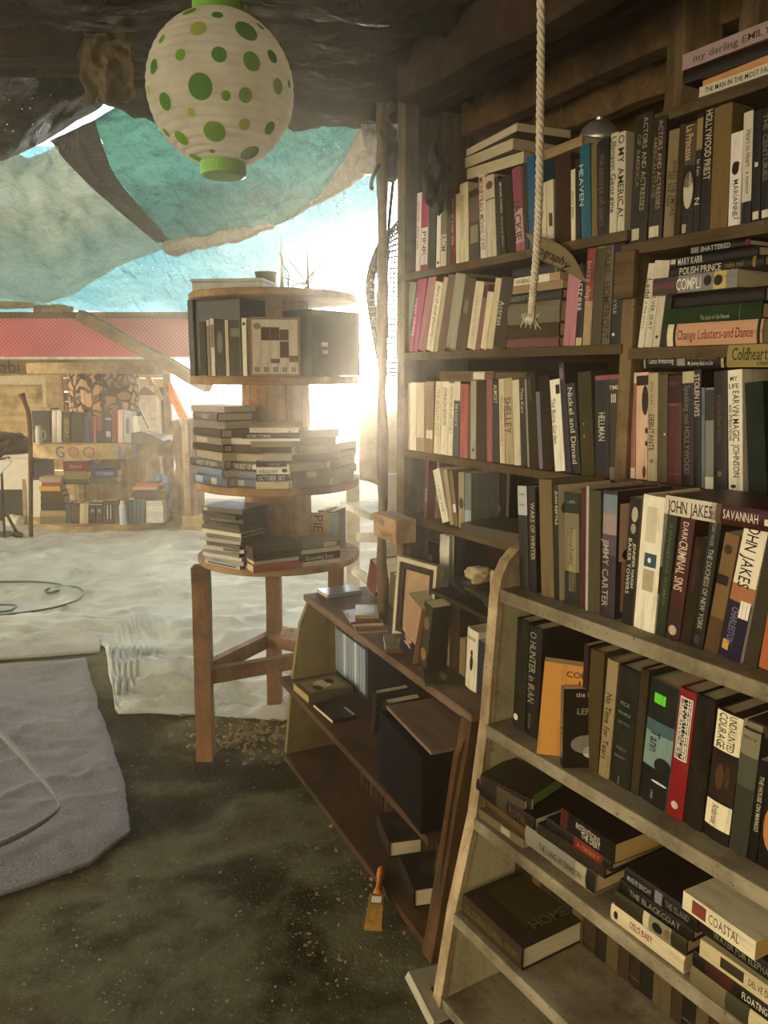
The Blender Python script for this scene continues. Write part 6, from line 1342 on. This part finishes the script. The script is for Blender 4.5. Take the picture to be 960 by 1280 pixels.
# plank wall
bm = bmesh.new(); rnd = random.Random(4); z = .0
while z < 1.9:
    h_ = rnd.uniform(.12, .2); x = -7.0
    while x < -2.75:
        L = rnd.uniform(.9, 1.8); box(bm, x, min(x + L, -2.7) - .008, 9.9, 9.93 + rnd.uniform(0, .02), z, z + h_ - rnd.choice((.006, .02)), 0); x += L
    z += h_
o = mesh_obj('wall_back', bm, M['plank']); o['kind'] = 'structure'
plank('header_board', 'brown header board with a scrap of black script under the red board', -60, 205, 449, 468, 8.9, .06, 'rafter', 'board')
bm = bmesh.new(); pB = at(0, 466, 8.895)
letter_mesh(bm, 'abi', lambda u, v: pB + Vector((u * .2, 0, v * .2)))
hb_ = bpy.data.objects['header_board']; lt = mesh_obj('black_script', bm, M['ink'], hb_, '#241a14')
plank('cream_frame_post', 'pale upright plank right of the cream panel on the back wall', 63, 77, 470, 570, 9.4, .05, 'plank_z', 'post')
PF = empty('framed_panel'); tag(PF, 'cream framed panel hanging on the plank wall at the far left', 'panel')
a = at(-60, 558, 9.6); b = at(64, 470, 9.6)
part('frame', M['frame_cream'], PF, lambda bm: (box(bm, a.x, b.x, 9.56, 9.6, b.z - .10, b.z), box(bm, b.x - .1, b.x, 9.56, 9.6, a.z, b.z - .1)))
part('panel_face', M['plank'], PF, lambda bm: box(bm, a.x, b.x - .1, 9.58, 9.6, a.z, b.z - .1))
# white table, dark trunk, bits at the far left edge
WT = empty('white_table'); tag(WT, 'white topped table at the left edge behind the walking stick', 'table')
a = at(-60, 612, 7.9); b = at(38, 572, 7.9)
part('apron', M['white_card'], WT, lambda bm: box(bm, a.x, b.x, 7.9, 7.93, a.z, b.z, .003)); part('tabletop', M['white_card'], WT, lambda bm: box(bm, a.x - .02, b.x + .02, 7.88, 8.5, b.z, b.z + .03, .004))
for x in (a.x + .05, b.x - .06): part('leg', M['black_plastic'], WT, lambda bm: box(bm, x, x + .045, 7.95, 8.0, 0, a.z, .003))
r_ = part('sacking_heap', M['backing'], None, lambda bm: bmesh.ops.create_icosphere(bm, subdivisions=5, radius=.28))
for v in r_.data.vertices: v.co *= 1 + .3 * fbm(v.co.x * 5, v.co.y * 5, v.co.z * 5); v.co.z *= .45
r_.location = at(4, 556, 8.1); tag(r_, 'dark brown heap of sacking lying on the white table', 'sacking')
r_ = part('storage_chest', M['black_plastic'], None, lambda bm: box(bm, -.45, .3, 0, .5, 0, .62, .01)); p = ground(14, 652); r_.location = (p.x, 8.05, 0); tag(r_, 'black trunk under the white table', 'trunk')
WP = empty('leaning_screen', Matrix.Translation((Z0.sx(33, .3, 7.9), 7.86, .0)) @ Matrix.Rotation(math.radians(-6), 4, 'X')); tag(WP, 'white panel with wooden edge leaning by the far spool', 'panel')
part('panel_face', M['white_card'], WP, lambda bm: box(bm, 0, .2, 0, .02, .03, .46)); part('edge', M['plank_z'], WP, lambda bm: box(bm, -.03, 0, -.01, .03, .0, .47))
st = [at(38, 662, 7.2), at(38, 560, 7.2), at(36, 520, 7.2), at(31, 503, 7.2), at(27, 492, 7.2)]; st[0].z = .03
bm = bmesh.new(); tube(bm, [polyline(st, i / 30) for i in range(31)], lambda t: .02 + .012 * max(0, t - .8) * 5, 10)
o = mesh_obj('walking_stick', bm, M['cab_post'], smooth=True); tag(o, 'knobbly wooden walking stick standing before the far spool shelf', 'stick')
CH = empty('folding_frame'); tag(CH, 'dark folding metal frame with pale edges at the left edge of the floor', 'folding frame')
part('pale_rail', M['white_wood'], CH, lambda bm: bar(bm, at(-12, 600, 6.6), at(12, 575, 6.6), .02, .05)); part('dark_rail', M['black_plastic'], CH, lambda bm: (bar(bm, at(-6, 575, 6.65), at(12, 572, 6.65), .02, .02)))
for q in ((at(2, 590, 6.62), ground(6, 676, .03)), (at(-14, 600, 6.6), ground(22, 668, .03))): part('leg', M['black_plastic'], CH, lambda bm: bar(bm, q[0], q[1], .02, .02))
bm = bmesh.new(); bmesh.ops.create_icosphere(bm, subdivisions=4, radius=.10)
for v in bm.verts: v.co *= 1 + .4 * fbm(v.co.x * 9, v.co.y * 9, v.co.z * 9); v.co.z *= .7
o = mesh_obj('pale_rag', bm, M['white_card'], smooth=True); o.location = ground(18, 652, .06); tag(o, 'pale crumpled rag on the floor beside the folding frame', 'rag')
bm = bmesh.new(); bmesh.ops.create_icosphere(bm, subdivisions=4, radius=.16)
for v in bm.verts: v.co *= 1 + .3 * fbm(v.co.x * 6, v.co.y * 6, v.co.z * 6); v.co.z *= .35
o = mesh_obj('dark_shoe', bm, M['black_plastic'], smooth=True); o.location = ground(6, 672, .03); tag(o, 'black bundle on the floor under the folding frame', 'bundle')
# behind and right of the far spool
SV = empty('slatted_crate'); tag(SV, 'pale grey slatted box behind the far spool shelf', 'crate')
a = at(172, 560, 9.0); b = at(195, 494, 9.0)
part('shell', M['white_wood'], SV, lambda bm: box(bm, a.x, b.x, 9.02, 9.3, a.z - .4, b.z))
for i in range(7): part('slat', M['white_wood'], SV, lambda bm: box(bm, a.x, b.x, 9.0, 9.02, a.z + (b.z - a.z) * i / 7, a.z + (b.z - a.z) * (i + .75) / 7))
part('lid', M['rafter'], SV, lambda bm: prism(bm, [(a.x - .02, b.z), (b.x + .02, b.z), ((a.x + b.x) / 2, b.z + .1)], 9.0, 9.3, 'xz'))
o = part('crate_stand', M['plank_z'], None, lambda bm: box(bm, a.x, b.x, 9.04, 9.28, 0, a.z - .402)); tag(o, 'plank stand under the pale grey slatted box', 'stand')
def upright(px, y0, Y, w, mat, label, lean=0, cat='post'):
    a = at(px, y0, Y); bm = bmesh.new(); bar(bm, (a.x + lean, Y, 0), a, w, w * .8, (0, 1, 0), .006, 10); o = mesh_obj('post', bm, M[mat]); tag(o, label, cat); return o
upright(208, 466, 8.8, .07, 'plank_z', 'pale squared post behind the orange cloth')
upright(203, 484, 9.2, .06, 'rafter', 'short brown post left of the orange cloth')
timber('brace_plank', 'pale plank slanting down to the post behind the far spool', at(184, 470, 8.9), at(203, 500, 8.9), .03, .05, 'plank', 'plank')
pts = [ground(222, 640, 0)]; a = at(220, 525, 7.9)
bm = bmesh.new(); tube(bm, [Vector((a.x + .05 - .05 * i / 14 + .012 * math.sin(i * 1.7), 7.9, a.z * i / 14)) for i in range(15)], lambda t: .062 - .012 * t + .006 * math.sin(t * 19), 12)
for v in bm.verts: v.co += Vector((1, 1, 0)) * .012 * fbm(v.co.x * 14, v.co.y * 14, v.co.z * 6)
o = mesh_obj('tree_stump', bm, M['plank_z'], smooth=True); tag(o, 'rough pale tree trunk standing right of the far spool shelf', 'tree trunk')
M['orange'] = tarp_mat('orange_cloth', '#d97f3c', '#eda25c', '#c46a30', 3, .6)
bm = grid_surface(lambda u, v: polyline([at(210.5, 477, 8.3), at(211.5, 499, 8.3), at(217, 508, 8.3), at(225, 524, 8.3)], u).lerp(polyline([at(213.5, 477, 8.3), at(222, 494, 8.3), at(231, 514, 8.3), at(236, 524, 8.3)], u), v) + Vector((0, .02 * math.sin(6 * v), 0)), 16, 10)
bmesh.ops.solidify(bm, geom=bm.faces[:], thickness=.004)
o = mesh_obj('orange_cloth', bm, M['orange'], smooth=True); tag(o, 'orange cloth flap hanging behind the rough tree trunk', 'cloth')
BC = empty('background_shelf'); tag(BC, 'narrow wooden shelf unit behind the tall spool stand', 'shelf unit')
a = at(226, 524, 7.6); b = at(240, 590, 7.6)
part('upright', M['plank_z'], BC, lambda bm: box(bm, a.x, a.x + .06, 7.6, 7.9, 0, a.z)); part('upright', M['rafter'], BC, lambda bm: box(bm, a.x + .09, a.x + .13, 7.6, 7.9, 0, a.z)); part('foot', M['plank'], BC, lambda bm: box(bm, a.x - .02, a.x + .4, 7.58, 7.9, .0, .15))
LB = empty('leaning_board', Matrix.Translation((at(192, 600, 7.8).x, 7.86, .0)) @ Matrix.Rotation(math.radians(-10), 4, 'X')); tag(LB, 'tan board leaning on the far spool shelf with plastic sheeting', 'board')
part('panel_face', M['plank'], LB, lambda bm: hexa(bm, [(0, 0, 0), (.40, 0, 0), (.40, .02, 0), (0, .02, 0), (.03, 0, .46), (.30, 0, .46), (.30, .02, .46), (.03, .02, .46)]))
M['sheeting'] = tarp_mat('blue_grey_sheeting', '#8f9fb0', '#b8c6d4', '#6a7c90', 6, .3)
def she(u, v): 
    p = at(186 + 30 * u * (1 - .3 * abs(v - .5)), 652 - 60 * v * (1 - .5 * (u - .6) ** 2), 7.72); p.y += .05 * fbm(u * 4, v * 4, 2); p.z = max(p.z, .06); return p
bm = grid_surface(she, 24, 24); bmesh.ops.solidify(bm, geom=bm.faces[:], thickness=.004)
o = mesh_obj('plastic_sheeting', bm, M['sheeting'], smooth=True); tag(o, 'crumpled blue grey plastic sheeting draped before the leaning tan board', 'sheeting')
# white chair-like ladder frame at the right of the tall spool
LF = empty('white_ladder_frame'); tag(LF, 'white painted ladder frame standing between the tall spool and the bookcase', 'ladder frame')
def wbar(p, q, w, h_): part('rail', M['white_wood'], LF, lambda bm: bar(bm, p, q, w, h_))
a = at(441, 592, 3.75); g0 = Vector((a.x, 3.75, 0))
part('post', M['white_wood'], LF, lambda bm: bar(bm, g0, a, .062, .05, (0, 1, 0)))
b = at(474, 592, 3.35); part('post', M['white_wood'], LF, lambda bm: bar(bm, Vector((b.x + .05, 3.35, 0)), b + Vector((.05, 0, 0)), .05, .05, (0, 1, 0)))
part('tread', M['white_wood'], LF, lambda bm: bar(bm, at(441, 630, 3.75), at(480, 645, 3.35), .12, .03)); part('rail', M['white_wood'], LF, lambda bm: bar(bm, at(449, 671, 3.73), at(478, 672, 3.4), .03, .045))
part('round_rung', M['white_wood'], LF, lambda bm: tube(bm, [at(446, 714, 3.7), at(480, 736, 3.35)], .028, 12))
# thin dark pole, mesh and end post tangles
pb_ = at(478, 745, 2.62); pb_.z = .6635
bm = bmesh.new(); N_ = 24; top_ = at(478, 118, 2.62)
tube(bm, [pb_.lerp(top_, i / N_) + Vector((.006 * fbm(i * .4, 1), .006 * fbm(i * .4, 2), 0)) for i in range(N_ + 1)], lambda t: .017 + .003 * math.sin(t * 23), 10)
o = mesh_obj('thin_pole', bm, M['post'], smooth=True); tag(o, 'thin crooked pole standing before the end of the tall bookcase', 'pole')
bm = bmesh.new(); tube(bm, [polyline([at(474, 205, 2.58), at(466, 222, 2.58), at(464, 234, 2.58), at(467, 236, 2.58)], i / 16) for i in range(17)], .006, 6); o = mesh_obj('wire_hook', bm, M['beam']); tag(o, 'small bent wire hook tied to the thin crooked pole', 'hook')
bm = bmesh.new(); tube(bm, [polyline([at(492, 222, 2.7), at(488, 260, 2.7), at(485, 300, 2.7), at(483, 360, 2.7)], i / 24) for i in range(25)], .0055, 6); o = mesh_obj('blue_cord', bm, M['tarp_dark']); tag(o, 'dark blue cord hanging between the thin pole and the end post', 'cord')
# net of dark plastic mesh
M['net'] = simple('black_plastic_net', '#2f2c28', .6, .3)
def netp(u, v):
    l = polyline([Vector((480, 288, 0)), Vector((458, 345, 0)), Vector((462, 400, 0)), Vector((476, 470, 0))], v)
    q = polyline([Vector((500, 280, 0)), Vector((501, 345, 0)), Vector((500, 400, 0)), Vector((497, 470, 0))], v)
    p = l.lerp(q, u); p = at(p.x, p.y, 2.78); p.y += .05 * math.sin(u * 5 + v * 3) - .03 * u; return p
bm = bmesh.new(); nu, nv = 10, 30
for i in range(nu + 1): tube(bm, [netp(i / nu, k / nv) for k in range(nv + 1)], .0034, 4, False)
for j in range(nv + 1): tube(bm, [netp(k / nu, j / nv) for k in range(nu + 1)], .0034, 4, False)
for i in range(6): tube(bm, [netp(.02 + i * .04, k / nv) + Vector((0, .006 * i, 0)) for k in range(nv + 1)], .005, 5, False)
o = mesh_obj('plastic_net', bm, M['net']); tag(o, 'dark plastic netting hanging behind the thin crooked pole', 'net')
# rags tied at the top of the end post
for i, (px, py, Y, r_, lab) in enumerate(((488, 190, 2.66, .075, 'grey rag bundle knotted between the thin pole and the end post'), (545, 225, 2.35, .07, 'dark dried tuft tangled at the top of the pink topped paperback'), (486, 118, 2.68, .05, 'dusty knot of plastic at the top of the thin pole'))):
    bm = bmesh.new(); bmesh.ops.create_icosphere(bm, subdivisions=4, radius=r_)
    for v in bm.verts: v.co *= 1 + .45 * fbm(v.co.x * 16, v.co.y * 16, v.co.z * 16 + i); v.co.x *= .5; v.co.z *= 1.1
    o = mesh_obj('rag_bundle', bm, M['burlap' if i == 2 else 'tarp_dark'], smooth=True); o.location = at(px, py, Y); tag(o, lab, 'rag')
# end boards behind the left post top, chrome reflector
def dplank(px0, px1, y0, y1, D, mat, label):
    s0, z1 = T.onD(px0, y0, D); s1, z0 = T.onD(px1, y1, D)
    bm = bmesh.new(); box(bm, min(s0, s1), max(s0, s1), D, D + .025, min(z0, z1), max(z0, z1), .003); o = mesh_obj('board', bm, M[mat]); o.matrix_world = T.M(); tag(o, label, 'board')
dplank(520, 556, 118, 330, 1.645, 'backing', 'dark upright board just inside the end post of the tall bookcase')
dplank(594, 642, 118, 230, 1.66, 'post', 'tan upright board behind the cream paged pile')
dplank(646, 700, 140, 225, 1.68, 'post', 'tan upright board behind the rope above the blue book')
dplank(560, 585, 140, 330, 1.665, 'post', 'narrow brown board between dark board and tan board')
M['chrome'] = simple('chrome', '#d8d6ce', .34, .5, 5, .1, 0, Metallic=.85)
s, z = T.onD(737, 178, 1.47)
r_ = empty('reflector_lamp', T.M() @ Matrix.Translation((s, 1.50, z - .006))); tag(r_, 'shiny chrome dome resting on the upper row near the teal jacket', 'reflector')
part('dome', M['chrome'], r_, lambda bm: lathe(bm, [(.05, 0), (.049, .02), (.04, .042), (.025, .055), (.008, .06), (.001, .06)], 32), smooth=True); part('knob', M['chrome'], r_, lambda bm: lathe(bm, [(.008, .058), (.009, .066), (.001, .07)], 16))
# brown sheet hanging behind the ladder frame
bm = grid_surface(lambda u, v: at(449 + 60 * u, 512 + (88 + 22 * u) * v, 4.1) + Vector((0, .02 * fbm(u * 3, v * 3), .01 * math.sin(u * 6) * v)), 20, 20); bmesh.ops.solidify(bm, geom=bm.faces[:], thickness=.006)
o = mesh_obj('brown_sheet', bm, M['burlap'], smooth=True); tag(o, 'brown sheet hanging behind the white ladder frame', 'sheet')
# sand outside
M['sand'] = simple('bright_sand', '#d8d2c2', .95, .1, 2, .2)
bm = bmesh.new(); box(bm, -14, 10, 9.55, 45, -.05, .012); o = mesh_obj('ground_outside', bm, M['sand']); o['kind'] = 'structure'

# ================================================================== AIR, LIGHT, CAMERA
import os
SUN = Vector(ray(452, 440)).normalized()
t = NT('dusty_bloom_air'); vs_ = t.n('ShaderNodeVolumeScatter'); vs_.inputs['Density'].default_value = .036; vs_.inputs['Anisotropy'].default_value = .9; vs_.inputs['Color'].default_value = lin('#ffe6bd')  # scattering volume stands in for lens bloom as well as dusty air
t.l(vs_.outputs[0], t.out.inputs['Volume'])
bm = bmesh.new(); box(bm, -1.5, 1.0, -.6, 4.8, .06, 2.24); o = mesh_obj('bloom_haze', bm, t.m); tag(o, 'dusty air added for the lens glow around the tall spool stand', 'haze', None, 'stuff')

w = bpy.data.worlds.new('bright_overcast'); sc.world = w; w.use_nodes = True; nt = w.node_tree; nt.nodes.clear()
def N(ty, **kw):
    nd = nt.nodes.new(ty)
    for k, v in kw.items(): setattr(nd, k, v)
    return nd
tc = N('ShaderNodeTexCoord'); dp = N('ShaderNodeVectorMath', operation='DOT_PRODUCT'); dp.inputs[1].default_value = SUN
nt.links.new(tc.outputs['Generated'], dp.inputs[0])
def powr(n, k):
    m = N('ShaderNodeMath', operation='MAXIMUM'); nt.links.new(dp.outputs['Value'], m.inputs[0]); m.inputs[1].default_value = 0
    p = N('ShaderNodeMath', operation='POWER'); nt.links.new(m.outputs[0], p.inputs[0]); p.inputs[1].default_value = n
    q = N('ShaderNodeMath', operation='MULTIPLY'); nt.links.new(p.outputs[0], q.inputs[0]); q.inputs[1].default_value = k; return q.outputs[0]
def addm(a, b):
    m = N('ShaderNodeMath', operation='ADD'); nt.links.new(a, m.inputs[0]); nt.links.new(b, m.inputs[1]); return m.outputs[0]
def lobe(d, n, k):
    p_ = N('ShaderNodeVectorMath', operation='DOT_PRODUCT'); p_.inputs[1].default_value = Vector(d).normalized(); nt.links.new(tc.outputs['Generated'], p_.inputs[0])
    m = N('ShaderNodeMath', operation='MAXIMUM'); nt.links.new(p_.outputs['Value'], m.inputs[0]); m.inputs[1].default_value = 0
    e = N('ShaderNodeMath', operation='POWER'); nt.links.new(m.outputs[0], e.inputs[0]); e.inputs[1].default_value = n
    s_ = N('ShaderNodeMath', operation='MULTIPLY'); nt.links.new(e.outputs[0], s_.inputs[0]); s_.inputs[1].default_value = k; return s_.outputs[0]
mr = N('ShaderNodeMapRange'); nt.links.new(dp.outputs['Value'], mr.inputs[0]); mr.inputs[1].default_value = -.3; mr.inputs[2].default_value = .8; mr.inputs[3].default_value = .14; mr.inputs[4].default_value = 1.9
st_ = addm(addm(mr.outputs[0], lobe((-.78, -.58, .20), 6, 6.6)), addm(powr(260, 170), powr(50, 3.0)))
cr = N('ShaderNodeValToRGB'); cr.color_ramp.elements[0].color = (1, .83, .56, 1); cr.color_ramp.elements[1].color = (.96, .98, 1, 1); cr.color_ramp.elements[0].position = .45; cr.color_ramp.elements[1].position = .85
m2 = N('ShaderNodeMapRange'); nt.links.new(dp.outputs['Value'], m2.inputs[0]); m2.inputs[1].default_value = -1; m2.inputs[2].default_value = 1
nt.links.new(m2.outputs[0], cr.inputs[0])
bg = N('ShaderNodeBackground'); nt.links.new(cr.outputs[0], bg.inputs[0]); nt.links.new(st_, bg.inputs[1])
ow = N('ShaderNodeOutputWorld'); nt.links.new(bg.outputs[0], ow.inputs[0])
ld = bpy.data.lights.new('sun', 'SUN'); ld.energy = 1.5; ld.angle = math.radians(3); ld.color = (1, .94, .82)
so = bpy.data.objects.new('sun', ld); C.objects.link(so); so.rotation_euler = (-Vector((-.10, .82, .55))).to_track_quat('-Z', 'Y').to_euler()

cam = bpy.data.cameras.new('camera'); co = bpy.data.objects.new('camera', cam); C.objects.link(co); sc.camera = co
cam.sensor_fit = 'HORIZONTAL'; cam.sensor_width = 36; cam.lens = 36 * F / 960; cam.clip_start = .02; cam.clip_end = 200
co.location = (0, 0, H); co.rotation_euler = (PI / 2 - TH, 0, 0)
sc.view_settings.view_transform = 'Standard'; sc.view_settings.look = 'None'; sc.view_settings.gamma = 1; sc.view_settings.use_curve_mapping = False
sc.view_settings.exposure = 0.0
sc.cycles.max_bounces = 8; sc.cycles.diffuse_bounces = 4; sc.cycles.transparent_max_bounces = 8; sc.cycles.volume_bounces = 1
